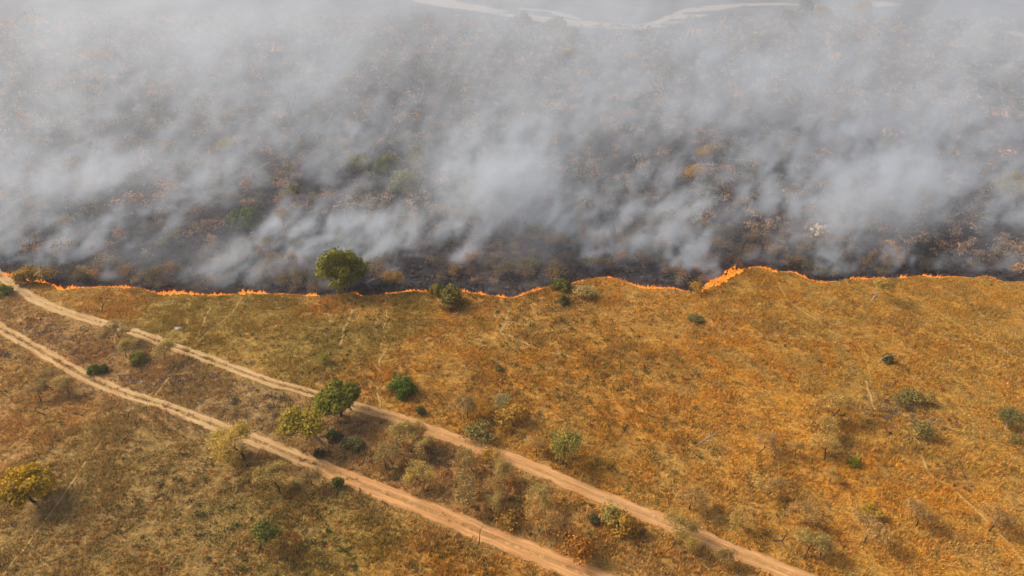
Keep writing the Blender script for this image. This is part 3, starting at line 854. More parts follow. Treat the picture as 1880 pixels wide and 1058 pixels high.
 ('shrub', 'bush', 1628, 666, 2.0, 0.8, (0.10, 0.095, 0.03), BARK, 'shrub', 'small dark olive bush beside the white dead snag'),
 # thin bare saplings
 ('bare_tree', 'bare', 132, 737, 2.6, 0.8, PALE, BARK, 'tree', 'first bare sapling right of the two grey-green trees, below the lower track'),
 ('bare_tree', 'snag', 152, 732, 2.2, 0.8, PALE, BARK, 'tree', 'second bare sapling right of the two grey-green trees, below the lower track'),
 ('bare_tree', 'bare', 173, 727, 2.0, 0.8, PALE, BARK, 'tree', 'third bare sapling right of the two grey-green trees, touching the lower track'),
 ('bare_tree', 'snag', 252, 787, 2.2, 0.8, PALE, BARK, 'tree', 'thin dead stem right of the knotted bare tree'),
 ('bare_tree', 'snag', 301, 790, 2.0, 0.8, PALE, BARK, 'tree', 'small dead stem under the short dark sapling by the lower track'),
 ('bare_tree', 'snag', 343, 836, 1.8, 0.9, PALE, BARK, 'tree', 'dark stump left of the pale straw-coloured tree'),
 ('bare_tree', 'bare', 427, 745, 2.4, 1.0, PALE, BARK, 'tree', 'small dark dead tree in the strip above the pale straw-coloured tree'),
 ('bare_tree', 'snag', 535, 793, 1.8, 0.8, PALE, BARK, 'tree', 'short dark stem left of the white-trunked tree'),
 ('bare_tree', 'snag', 30, 940, 2.0, 0.9, PALE, BARK, 'tree', 'thin dark sapling at the foot of the golden yellow tree'),
 ('bare_tree', 'snag', 43, 1023, 1.9, 0.9, PALE, BARK, 'tree', 'thin dark sapling beside the straight footpath at the bottom left'),
 ('bare_tree', 'bare', 65, 711, 2.4, 0.9, PALE, BARK, 'tree', 'small bare tree left of the two grey-green trees'),
 ('bare_tree', 'bare', 1445, 701, 3.0, 0.9, PALE, (0.13, 0.09, 0.06), 'tree', 'brown leafless tree in the open field above the largest tan tree'),
 ('bare_tree', 'bare', 1295, 711, 3.0, 1.0, PALE, (0.13, 0.09, 0.06), 'tree', 'brown leafless tree alone in mid field, left of the other leafless one'),
 ('bare_tree', 'bare', 1542, 678, 2.8, 0.9, PALE, (0.20, 0.14, 0.09), 'tree', 'faint leafless tree left of the white dead snag'),
 ('bare_tree', 'snag', 1310, 960, 2.0, 1.1, PALE, (0.08, 0.06, 0.05), 'tree', 'small dark dead stem beside the far edge of the upper track, lower right'),
 ('bare_tree', 'snag', 1117, 863, 1.4, 0.8, PALE, BARK, 'tree', 'dark stump right of the dark olive bushy tree'),
 ('bare_tree', 'snag', 1847, 846, 2.2, 0.8, PALE, (0.42, 0.33, 0.25), 'tree', 'thin pale dead stem near the right edge, below the white dead tree'),
 ('bare_tree', 'bare', 1772, 880, 3.0, 1.1, PALE, (0.14, 0.10, 0.07), 'tree', 'spreading leafless tree right of the footpath, right field'),
 # survivors on the burnt land
 ('leafy_tree', 'bush', 450, 420, 6.4, 1.0, (0.10, 0.125, 0.04), BARK, 'tree', 'green tree in thin smoke up left of the big fire-line tree'),
 ('leafy_tree', 'airy', 526, 420, 5.4, 0.8, (0.24, 0.16, 0.06), PALE_BARK, 'tree', 'brownish tree with a white trunk on the burnt land, left of the middle'),
 ('leafy_tree', 'bush', 541, 366, 4.6, 1.0, (0.16, 0.15, 0.03), BARK, 'tree', 'olive tree above the white-trunked tree on burnt land'),
 ('leafy_tree', 'bush', 661, 316, 6.2, 0.9, (0.19, 0.17, 0.03), BARK, 'tree', 'leftmost of the green tree clump in the smoke'),
 ('leafy_tree', 'dense', 713, 322, 7.6, 0.95, (0.13, 0.14, 0.025), BARK, 'tree', 'largest and greenest of the green tree clump in the smoke'),
 ('leafy_tree', 'bush', 740, 350, 7.0, 1.0, (0.16, 0.15, 0.035), BARK, 'tree', 'nearest of the green tree clump in the smoke, dusty olive'),
 ('leafy_tree', 'bush', 772, 304, 6.4, 0.9, (0.18, 0.165, 0.03), BARK, 'tree', 'rightmost of the green tree clump in the smoke'),
 ('leafy_tree', 'airy', 422, 290, 7.0, 1.0, (0.27, 0.21, 0.03), BARK, 'tree', 'lone yellow-green tree in thick smoke, upper left'),
 ('leafy_tree', 'thorn', 182, 128, 10.0, 1.15, (0.34, 0.26, 0.15), BARK, 'tree', 'pale umbrella tree in the far smoke, upper left'),
 ('leafy_tree', 'airy', 66, 54, 9.0, 1.1, (0.30, 0.26, 0.06), BARK, 'tree', 'faint yellow-green tree in the top left corner'),
 ('leafy_tree', 'dense', 1850, 366, 8.6, 1.05, (0.26, 0.19, 0.03), BARK, 'tree', 'yellow-green rounded tree in smoke at the right edge'),
 ('leafy_tree', 'airy', 1294, 312, 7.0, 0.9, (0.32, 0.20, 0.05), BARK, 'tree', 'upper one of two yellow-brown trees in smoke, right of the middle'),
 ('leafy_tree', 'airy', 1268, 346, 7.0, 0.95, (0.30, 0.19, 0.06), BARK, 'tree', 'lower one of two yellow-brown trees in smoke, right of the middle'),
 ('leafy_tree', 'dense', 1478, 26, 12.0, 0.8, (0.09, 0.10, 0.05), BARK, 'tree', 'tall dark tree by the pale riverbed at the top edge'),
 ('leafy_tree', 'dense', 1508, 38, 11.0, 1.1, (0.20, 0.13, 0.05), BARK, 'tree', 'brown tree right beside the tall dark one at the top edge'),
 ('leafy_tree', 'dense', 1580, 34, 13.0, 1.1, (0.24, 0.16, 0.05), BARK, 'tree', 'wide brown tree at the top edge, right of the riverbed'),
 ('leafy_tree', 'dense', 960, 52, 11.0, 1.0, (0.16, 0.14, 0.06), BARK, 'tree', 'hazy tree on the near bank of the riverbed, leftmost of its group'),
 ('leafy_tree', 'dense', 1020, 66, 12.0, 1.2, (0.15, 0.13, 0.06), BARK, 'tree', 'hazy wide tree on the near bank of the riverbed, second of its group'),
 ('leafy_tree', 'dense', 1052, 84, 11.0, 1.1, (0.18, 0.14, 0.05), BARK, 'tree', 'hazy olive tree on the near bank of the riverbed, lowest of its group'),
 ('leafy_tree', 'dense', 1450, 52, 11.0, 1.2, (0.14, 0.12, 0.06), BARK, 'tree', 'hazy dark tree below the tall dark tree at the top edge'),
 ('leafy_tree', 'airy', 1045, 124, 10.0, 1.0, (0.27, 0.19, 0.08), BARK, 'tree', 'tan tree below the group on the riverbank'),
 ('bare_tree', 'bare', 630, 402, 5.2, 1.2, PALE, (0.42, 0.35, 0.28), 'tree', 'bleached dead tree on burnt land above the big fire-line tree'),
 ('bare_tree', 'bare', 682, 530, 3.6, 1.0, PALE, (0.40, 0.32, 0.26), 'tree', 'pale dead tree amid the flames right of the big fire-line tree'),
 ('leafy_tree', 'airy', 723, 532, 4.6, 0.9, (0.25, 0.16, 0.06), BARK, 'tree', 'singed tan tree right behind the flames, near the pale dead tree'),
]
for (name, kind, px, py, h, wd, tint, bark, cat, label) in T:
    plant(name, kind, at(px, py), h, tint, bark, label, cat, None, wd)

# ------------------------------------------------------------------ scorched scrub on the burnt land
def scorch_sites(n):
    x = rng.uniform(-330, 330, n); y = rng.uniform(112, 470, n)
    f = front(x, y)
    dens = (0.35 + 1.3 * np.clip(fbm(x, y, 22, 401, 3) - 0.32, 0, 1)) * np.interp(f, [0, 40, 90, 180, 320], [1.0, 0.95, 0.7, 0.42, 0.28])
    ok = (f > 1.2) & (np.abs(x) < 14 + 0.80 * y) & (rng.random(n) < dens)
    for p in (RIVER[::2], RIVER2, RIVER3):
        ok &= dist_to(p, x, y) > 14
    for p, hw in BTR.values():
        ok &= dist_to(p, x, y) > 1.6
    return x[ok], y[ok]
sx, sy = scorch_sites(31000)
order = np.argsort(np.hypot(sx, sy))
sx, sy = sx[order], sy[order]
print('scorched scrub', len(sx))
SC = [(0.215, 0.15, 0.097), (0.185, 0.125, 0.08), (0.27, 0.155, 0.08), (0.16, 0.122, 0.09), (0.14, 0.118, 0.058), (0.20, 0.165, 0.12), (0.09, 0.075, 0.065)]
LOOK = ['light brown', 'brown', 'rusty', 'grey-brown', 'olive-brown', 'straw-grey', 'blackened']
ZONES = [(-400, 90, 'behind the brownish yellow bush at far left'), (90, 250, 'behind the left part of the long thin flames'), (250, 420, 'behind the peak of the long thin flames'),
         (420, 600, 'behind the flames left of the big green tree'), (600, 720, 'behind the big green tree'), (720, 850, 'behind the yellow-olive bush'), (850, 1040, 'behind the curving flames in the middle'),
         (1040, 1270, 'behind the flames arching over the rise'), (1270, 1430, 'behind the tallest flames'), (1430, 1560, 'behind the flames stepping down'),
         (1560, 1700, 'behind the thin white-trunked tree'), (1700, 2600, 'behind the flames at the right edge')]
for i in range(300):
    ti = int(rng.integers(len(SC))); hh = rng.uniform(1.5, 3.3)
    pxl = W0 / 2 + FPX * sx[i] / (sy[i] * CP + CAM_H * SP)
    zone = next(t for a_, b_, t in ZONES if a_ <= pxl < b_)
    dd = float(front(np.array([sx[i]]), np.array([sy[i]]))[0])
    near_ = 'close' if dd < 9 else 'well' if dd < 20 else 'far'
    plant('scorched_shrub', 'scorched', (sx[i], sy[i], float(height(sx[i], sy[i]))), hh, SC[ti], (0.04, 0.034, 0.03),
          ('tall ' if hh > 2.6 else 'low ' if hh < 2.0 else '') + LOOK[ti] + ' scorched shrub ' + near_ + ' ' + zone, 'shrub', 'scorched shrubs behind the fire front', rng.uniform(0.8, 1.25))

def far_scrub(x, y):
    VS = []; FS = []; CS = []; b = 0
    srcs = []
    for i in range(NVAR['scorched']):
        wood, fm = plant_mesh('scorched', i, 3 + len('scorched'))
        n = len(fm.vertices); co = np.empty(n * 3, np.float32); fm.vertices.foreach_get('co', co); co = co.reshape(-1, 4, 3)
        nw = len(wood.vertices); cw = np.empty(nw * 3, np.float32); wood.vertices.foreach_get('co', cw); cw = cw.reshape(-1, 3)
        k = len(wood.polygons)
        fw = [tuple(p.vertices) for p in wood.polygons if len(p.vertices) == 4][:9]
        srcs.append((co, cw, np.array(fw)))
    for j in range(len(x)):
        co, cw, fw = srcs[j % len(srcs)]
        d = math.hypot(x[j], y[j])
        take = 110 if d < 220 else 56 if d < 320 else 34
        grow_f = (420 / take) ** 0.4
        q = co[rng.choice(len(co), take, replace=False)]
        cen = q.mean(1, keepdims=True)
        q = cen + (q - cen) * grow_f
        s = rng.uniform(1.1, 3.2) / 2.8 * (1 + max(0, d - 200) / 500)
        if rng.random() < 0.1: s *= 1.7
        wv = np.concatenate([q.reshape(-1, 3), cw])
        a = rng.uniform(0, 6.28); ca, sa = math.cos(a), math.sin(a)
        wdn = rng.uniform(0.8, 1.3)
        X = (wv[:, 0] * ca - wv[:, 1] * sa) * s * wdn + x[j]; Y = (wv[:, 0] * sa + wv[:, 1] * ca) * s * wdn + y[j]
        Z = wv[:, 2] * s + float(height(x[j], y[j]))
        VS.append(np.stack([X, Y, Z], -1))
        FS.append(np.arange(take * 4).reshape(-1, 4) + b); FS.append(fw + take * 4 + b)
        c = np.array(SC[rng.integers(len(SC))]) * rng.uniform(1.4, 2.3)
        cv = np.repeat(c[None] * rng.uniform(0.6, 1.5, (take, 1)), 4, axis=0)
        CS.append(np.concatenate([cv, np.tile([[0.05, 0.042, 0.036]], (len(cw), 1))]))
        b += len(wv)
    return mesh_np('scorched_scrub', np.vstack(VS), [np.vstack(FS)], M['grass'], {'tint': np.clip(np.vstack(CS), 0, 1)})
link('scorched_scrub', far_scrub(sx[300:], sy[300:]), label='mass of brown scorched scrub fading into the smoke behind the fire', category='scrub', kind='stuff')

# ------------------------------------------------------------------ low green shrublets and rusty tussocks in the grass (stuff)
def shrublets(name, n, tint_fn, dens_fn, size, label, cat):
    x, y = scatter(n, -150, 150, 40, 140)
    ok = (np.abs(x) < 25 + 0.9 * y) & (front(x, y) < -1.0) & (rng.random(n) < dens_fn(x, y))
    x, y = x[ok], y[ok]
    ok = (dist_to(UP[::3], x, y) > 2.2) & (dist_to(LO[::3], x, y) > 2.4)
    x, y = x[ok], y[ok]
    nb = 22
    N = len(x) * nb
    s = np.repeat(rng.uniform(*size, len(x)), nb)
    off = rng.normal(0, 1, (N, 3)) * np.stack([s, s, s * 0.55], -1) * 0.45
    off[:, 2] = np.abs(off[:, 2]) + 0.08
    P = np.stack([np.repeat(x, nb), np.repeat(y, nb), np.repeat(height(x, y), nb)], -1) + off
    a = rng.normal(0, 1, (N, 3)); a /= np.linalg.norm(a, axis=1)[:, None]
    bq = np.cross(a, rng.normal(0, 1, (N, 3))); bq /= np.linalg.norm(bq, axis=1)[:, None]
    w = rng.uniform(0.09, 0.2, (N, 1))
    V = np.stack([P - a * w, P + bq * w, P + a * w], 1).reshape(-1, 3)
    C = np.repeat(np.repeat(tint_fn(x, y), nb, axis=0) * rng.uniform(0.6, 1.4, (N, 1)), 3, axis=0)
    print(name, len(x))
    link(name, mesh_np(name, V, [np.arange(N * 3).reshape(-1, 3)], M['grass'], {'tint': np.clip(C, 0, 1)}), label=label, category=cat, kind='stuff')

def tint_green(x, y):
    k = rng.random((len(x), 1))
    return np.where(k < 0.5, np.array([[0.09, 0.10, 0.025]]), np.where(k < 0.8, np.array([[0.15, 0.14, 0.035]]), np.array([[0.07, 0.07, 0.025]])))
def dens_green(x, y):
    wet = np.clip((fbm(x, y, 16, 501, 3) - 0.45) / 0.15, 0, 1)
    zone = np.exp(-((x + 2) / 34) ** 2) * np.clip((y - 52) / 10, 0.2, 1) + np.exp(-((x + 30) / 30) ** 2 - ((y - 58) / 16) ** 2)
    for px, py, r_ in ((560, 905, 6), (480, 985, 7), (600, 1005, 7), (660, 1045, 6), (400, 1030, 6), (350, 880, 6), (820, 690, 9), (960, 745, 8), (660, 620, 7), (880, 780, 6), (1120, 800, 8), (1350, 960, 8)):
        c = at(px, py); zone = zone + 0.5 * np.exp(-((x - c[0]) ** 2 + (y - c[1]) ** 2) / r_ ** 2)
    return np.clip(0.05 + 0.55 * (wet + 0.25) * zone, 0, 1) * np.interp(x, [20, 70], [1, 0.5])
shrublets('low_undergrowth', 17000, tint_green, dens_green, (0.4, 1.3), 'low dark green undergrowth dotted through the dry grass', 'undergrowth')
def tint_rust(x, y):
    k = rng.random((len(x), 1))
    return np.where(k < 0.55, np.array([[0.44, 0.19, 0.035]]), np.where(k < 0.8, np.array([[0.40, 0.14, 0.03]]), np.array([[0.42, 0.30, 0.10]])))
def dens_rust(x, y):
    z = np.zeros(len(x))
    for px, py, r_ in ((600, 895, 5), (560, 990, 5), (640, 700, 5), (1062, 1005, 6), (560, 790, 6), (1120, 975, 5), (900, 870, 6), (270, 665, 4)):
        c = at(px, py); z = z + np.exp(-((x - c[0]) ** 2 + (y - c[1]) ** 2) / r_ ** 2)
    return np.clip(np.clip((fbm(x, y, 9, 551, 3) - 0.42) / 0.2, 0.03, 1) * np.interp(x, [-60, -20, 30], [0.3, 0.5, 0.9]) + 1.2 * z, 0, 1)
shrublets('rusty_tussocks', 12000, tint_rust, dens_rust, (0.3, 0.8), 'rust-coloured tussocks standing up out of the dry field', 'tussocks')

def tint_brush(x, y):
    return np.array([[0.21, 0.15, 0.115]]) * rng.uniform(0.6, 1.3, (len(x), 1))
def dens_brush(x, y):
    z = np.zeros(len(x))
    for px, py, ra, rb in ((500, 748, 6, 5), (410, 692, 5, 3), (300, 702, 7, 5), (40, 622, 6, 6), (150, 640, 6, 5), (720, 850, 6, 4), (850, 870, 8, 6), (1640, 760, 7, 6)):
        c = at(px, py); z = z + np.exp(-((x - c[0]) / ra) ** 2 - ((y - c[1]) / rb) ** 2)
    return np.clip(0.8 * z, 0, 1)
shrublets('dead_brush', 26000, tint_brush, dens_brush, (0.35, 0.9), 'grey leafless brush in patches between the tracks', 'brush')

# ------------------------------------------------------------------ fallen wood, rock
def log_mesh(r, L, rad, arms):
    segs = []
    p = np.array([-L / 2, 0, rad * 0.7]); d = np.array([1.0, 0, 0.02]); n = 6
    pts = [p]
    for i in range(n):
        d = d + np.array([0, r.normal(0, 0.12), r.normal(0, 0.03)]); d /= np.linalg.norm(d)
        q = p + d * L / n; q[2] = max(rad * 0.5, q[2])
        segs.append((p, rad * (1 - 0.10 * i), q, rad * (1 - 0.10 * (i + 1)))); p = q; pts.append(q)
    for k in range(arms):
        b = pts[r.integers(2, n)]
        e = b + np.array([r.uniform(0.3, 0.8), r.normal(0, 0.7), r.uniform(0.1, 0.5)]) * L * 0.28
        segs.append((b, rad * 0.5, (b + e) / 2 + r.normal(0, 0.1, 3), rad * 0.35)); segs.append((segs[-1][2], rad * 0.35, e, rad * 0.12))
    V, F = tubes(segs, 6)
    return mesh_np('log', V, [F], M['bark'])
LOGS = [
 (1299, 806, 4.5, 0.09, 4, 0.6, (0.6, 0.5, 0.4), 'white fallen dead branch lying in the right field'),
 (1715, 776, 7.0, 0.13, 6, -0.7, (0.33, 0.22, 0.13), 'brown fallen dry tree lying beside the right-hand footpath'),
 (236, 690, 4.0, 0.14, 3, -0.1, (0.42, 0.36, 0.28), 'upper grey log of the dead wood pile between the tracks'),
 (250, 702, 3.0, 0.12, 2, 0.3, (0.45, 0.40, 0.33), 'lower grey log of the dead wood pile between the tracks'),
 (145, 759, 2.2, 0.12, 1, 0.0, (0.07, 0.055, 0.045), 'short dark log lying below the lower track at the left'),
 (700, 506, 9.0, 0.20, 4, 0.95, (0.52, 0.44, 0.37), 'long pale fallen trunk lying up the slope behind the fire, right of the big tree'),
 (650, 378, 6.0, 0.22, 3, -0.6, (0.50, 0.43, 0.36), 'pale fallen trunk on burnt land above the big fire-line tree'),
 (880, 432, 4.0, 0.12, 2, 0.2, (0.50, 0.44, 0.37), 'thin pale branch on the blackest burnt patch right of the big tree'),
 (1300, 305, 6.0, 0.30, 4, -0.2, (0.60, 0.53, 0.46), 'white broken log beside the two yellow-brown trees in smoke'),
 (1510, 350, 5.0, 0.14, 3, 1.2, (0.52, 0.46, 0.40), 'white fallen branch on burnt land, right half'),
 (1796, 391, 5.5, 0.16, 2, -0.2, (0.52, 0.46, 0.40), 'pale log left of the yellow-green tree at the right edge'),
 (745, 397, 5.0, 0.18, 2, -0.1, (0.45, 0.37, 0.30), 'dusty log under the green tree clump in the smoke'),
 (40, 47, 16.0, 0.5, 1, 0.05, (0.7, 0.68, 0.64), 'long white log lying in the haze at the top left'),
 (1350, 292, 5.0, 0.2, 2, 0.2, (0.48, 0.42, 0.37), 'small grey log right of the white broken log in the smoke'),
]
for i, (px, py, L, rad, arms, rz, colr, label) in enumerate(LOGS):
    o = link('fallen_log', log_mesh(np.random.default_rng(900 + i), L, rad, arms), None, at(px, py), label=label, category='log')
    o.rotation_euler = (0, 0, rz); o.color = (*colr, 1)

def rock_mesh(seed, s):
    import bmesh
    bm = bmesh.new()
    bmesh.ops.create_icosphere(bm, subdivisions=2, radius=1.0)
    r = np.random.default_rng(seed)
    for v in bm.verts:
        f = 0.75 + 0.5 * float(vnoise(v.co.x * 1.7 + 9 + seed, v.co.y * 1.7 + v.co.z * 2.1 + 4, seed))
        v.co = Vector((v.co.x * f * s, v.co.y * f * s * 0.7, max(-0.2, v.co.z * f * 0.55) * s))
    me = bpy.data.meshes.new('rock'); bm.to_mesh(me); bm.free(); me.materials.append(M['stone'])
    return me
for i, (px, py, s, label) in enumerate([
    (327, 604, 0.75, 'pale boulder lying in the grass above the upper track'),
    (1104, 912, 0.22, 'dark stone lying on the upper track, left one'),
    (1201, 948, 0.24, 'dark stone lying on the upper track, right one'),
    (806, 814, 0.2, 'small stone at the near edge of the upper track')]):
    link('rock', rock_mesh(31 + i, s), None, at(px, py), label=label, category='rock')

# ------------------------------------------------------------------ the fire: one object for each unbroken stretch of flame
def flames(name, x0, x1, label, seed):
    r = np.random.default_rng(seed)
    a = at(x0, 525)[0]; b = at(x1, 525)[0]
    # photograph columns are turned into stretches of the front line
    cols = [p[0] for p in FIRE_PX]
    i0 = np.interp(x0, cols, np.arange(len(cols))); i1 = np.interp(x1, cols, np.arange(len(cols)))
    def pt(i):
        k = int(min(len(cols) - 2, math.floor(i))); f = i - k
        return at(FIRE_PX[k][0] * (1 - f) + FIRE_PX[k + 1][0] * f, FIRE_PX[k][1] * (1 - f) + FIRE_PX[k + 1][1] * f)
    A, B = pt(i0), pt(i1)
    seg = FIRE[(FIRE[:, 0] >= A[0]) & (FIRE[:, 0] <= B[0])]
    s = np.concatenate([[0], np.cumsum(np.linalg.norm(np.diff(seg, axis=0), axis=1))])
    n = int(s[-1] * 6.5)
    VS = []; FS = []; HS = []; TS = []; base = 0
    for k in range(n):
        d = s[-1] * (k + r.uniform(0, 1)) / n
        x = np.interp(d, s, seg[:, 0]); y = np.interp(d, s, seg[:, 1])
        px = W0 / 2 + FPX * x / (y * CP + (CAM_H) * SP)
        big = math.exp(-((px - 1312) / 24) ** 2) * 1.6 + math.exp(-((px - 1345) / 14) ** 2) * 1.0 + math.exp(-((px - 1370) / 30) ** 2) * 0.4 \
            + math.exp(-((px - 312) / 16) ** 2) * 1.2 + math.exp(-((px - 447) / 8) ** 2) * 1.1 + math.exp(-((px - 1505) / 14) ** 2) * 0.5 \
            + math.exp(-((px - 1618) / 12) ** 2) * 0.7 + math.exp(-((px - 516) / 8) ** 2) * 0.5 + math.exp(-((px - 1020) / 8) ** 2) * 0.6 + math.exp(-((px - 228) / 8) ** 2) * 0.4
        act = float(fbm(np.array([d]), np.array([seed * 3.1]), 2.6, 601, 3)[0])
        act = max(act, 0.345)
        h = (0.11 + 2.4 * max(0, act - 0.39) + big * 0.28) * r.uniform(0.3, 1.2)
        w = 0.09 + 0.12 * r.random() + 0.12 * big
        jit = r.normal(0.12, 0.12 + 0.42 * big)
        x += r.normal(0, 0.1); y += jit
        z = float(height(x, y))
        rings = [(0, 0.8), (0.25, 1.0), (0.55, 0.62), (0.82, 0.28), (1.0, 0.03)]
        th0 = r.uniform(0, 6.28); lean = r.normal(0.25, 0.25); leany = r.normal(0.1, 0.15); tw = r.uniform(-0.15, 0.15)
        kx = 5
        for t, f in rings:
            cx = x + lean * h * t * t + tw * math.sin(t * 5 + th0) * h
            cyy = y + leany * h * t * t
            th = th0 + np.arange(kx) * 2 * np.pi / kx
            VS.append(np.stack([cx + w * f * np.cos(th), cyy + w * f * np.sin(th) * 0.8, np.full(kx, z - 0.03 + h * t)], -1))
            HS.append(np.full(kx, t)); TS.append(np.full(kx, min(1.0, 0.15 * r.random() + 0.45 * big + max(0, act - 0.5) * 0.8)))
        for q in range(len(rings) - 1):
            i = np.arange(kx); j = (i + 1) % kx
            FS.append(np.stack([base + q * kx + i, base + q * kx + j, base + (q + 1) * kx + j, base + (q + 1) * kx + i], -1))
        base += kx * len(rings)
    # the glowing edge of the grass itself
    m_ = len(seg)
    wob_ = 0.05 + 0.14 * fbm(s, s * 0 + seed, 1.1, 641, 3)
    for sgn in (-0.3, 1.0):
        VS.append(np.column_stack([seg[:, 0], seg[:, 1] + 0.08 + sgn * wob_, height(seg[:, 0], seg[:, 1]) + 0.07]))
        HS.append(np.full(m_, 0.93)); TS.append(np.full(m_, 0.0))
    i = np.arange(m_ - 1)
    FS.append(np.stack([base + i, base + i + 1, base + m_ + i + 1, base + m_ + i], -1))
    return link(name, mesh_np(name, np.vstack(VS), [np.vstack(FS)], M['flame'], {'rise': np.concatenate(HS), 'heat': np.concatenate(TS)}, True),
                label=label, category='flames')
for i, (x0, x1, label) in enumerate([
    (-120, 100, 'short line of flames at the far left beside the brownish yellow bush'),
    (100, 430, 'long thin line of flames left of the big green tree, rising to a peak midway'),
    (436, 588, 'flames running up to the left side of the big green tree'),
    (648, 668, 'small separate patch of flame just right of the big green tree'),
    (702, 786, 'low flames between the pale dead tree and the yellow-olive bush'),
    (840, 1022, 'curving line of flames from the big dark olive bush to the olive bush'),
    (1046, 1268, 'flames arching over the rise in the middle right'),
    (1288, 1428, 'tallest and brightest flames climbing the slope, right of the middle'),
    (1428, 1536, 'flames stepping down right of the tallest flames'),
    (1556, 1628, 'short flames behind the thin white-trunked tree'),
    (1648, 1840, 'thin wavering flames toward the right edge'),
    (1842, 2100, 'thin flames leaving the picture at the right edge')]):
    flames('grass_fire', x0, x1, label, 40 + i)

# ------------------------------------------------------------------ smoke: a density field worked out in a geometry-nodes volume
SX0, SX1, SY1, SZ0 = -430.0, 430.0, 600.0, -1.0
SEAM = 216.0
def smoke_material():
    m = new_mat('smoke'); g = NT(m.node_tree)
    v = g.n('ShaderNodeVolumePrincipled')
    v.inputs['Color'].default_value = (0.83, 0.905, 0.99, 1)
    v.inputs['Anisotropy'].default_value = 0.1
    v.inputs['Density'].default_value = 1.0
    v.inputs['Density Attribute'].default_value = 'density'
    o = g.n('ShaderNodeOutputMaterial'); g.link(v.outputs[0], o.inputs['Volume'])
    m.cycles.volume_interpolation = 'LINEAR' if hasattr(m.cycles, 'volume_interpolation') else None
    return m

# (px, py, height, radius across, radius along the view, radius up, density): the thick rolls of smoke
PUFFS = [
 (880, 300, 14, 15, 16, 9, 0.13), (930, 360, 9, 12, 12, 7, 0.07), (1000, 240, 18, 26, 26, 11, 0.022),
 (1640, 345, 11, 14, 14, 8, 0.12), (1750, 250, 17, 24, 24, 11, 0.06), (1560, 400, 8, 11, 9, 6, 0.08), (1490, 440, 5, 8, 6, 4, 0.05),
 (80, 320, 14, 26, 18, 9, 0.04), (260, 300, 14, 20, 16, 9, 0.03), (20, 270, 17, 24, 24, 10, 0.03),
 (370, 60, 26, 50, 60, 12, 0.018), (500, 150, 22, 36, 40, 11, 0.014), (1290, 90, 26, 50, 60, 12, 0.016), (1300, 190, 20, 34, 30, 10, 0.016),
 (1860, 60, 26, 50, 60, 12, 0.016), (720, 430, 6, 11, 8, 5, 0.05), (450, 450, 5, 12, 8, 5, 0.05), (250, 470, 4, 12, 7, 4, 0.04),
 (950, 470, 4, 8, 6, 4, 0.05), (1240, 420, 7, 12, 10, 6, 0.05), (1110, 450, 5, 10, 7, 5, 0.04), (560, 480, 4, 10, 6, 4, 0.05), (1800, 440, 6, 14, 10, 5, 0.03),
 (1000, 20, 30, 80, 80, 12, 0.008), (150, 40, 26, 70, 60, 12, 0.006),
]
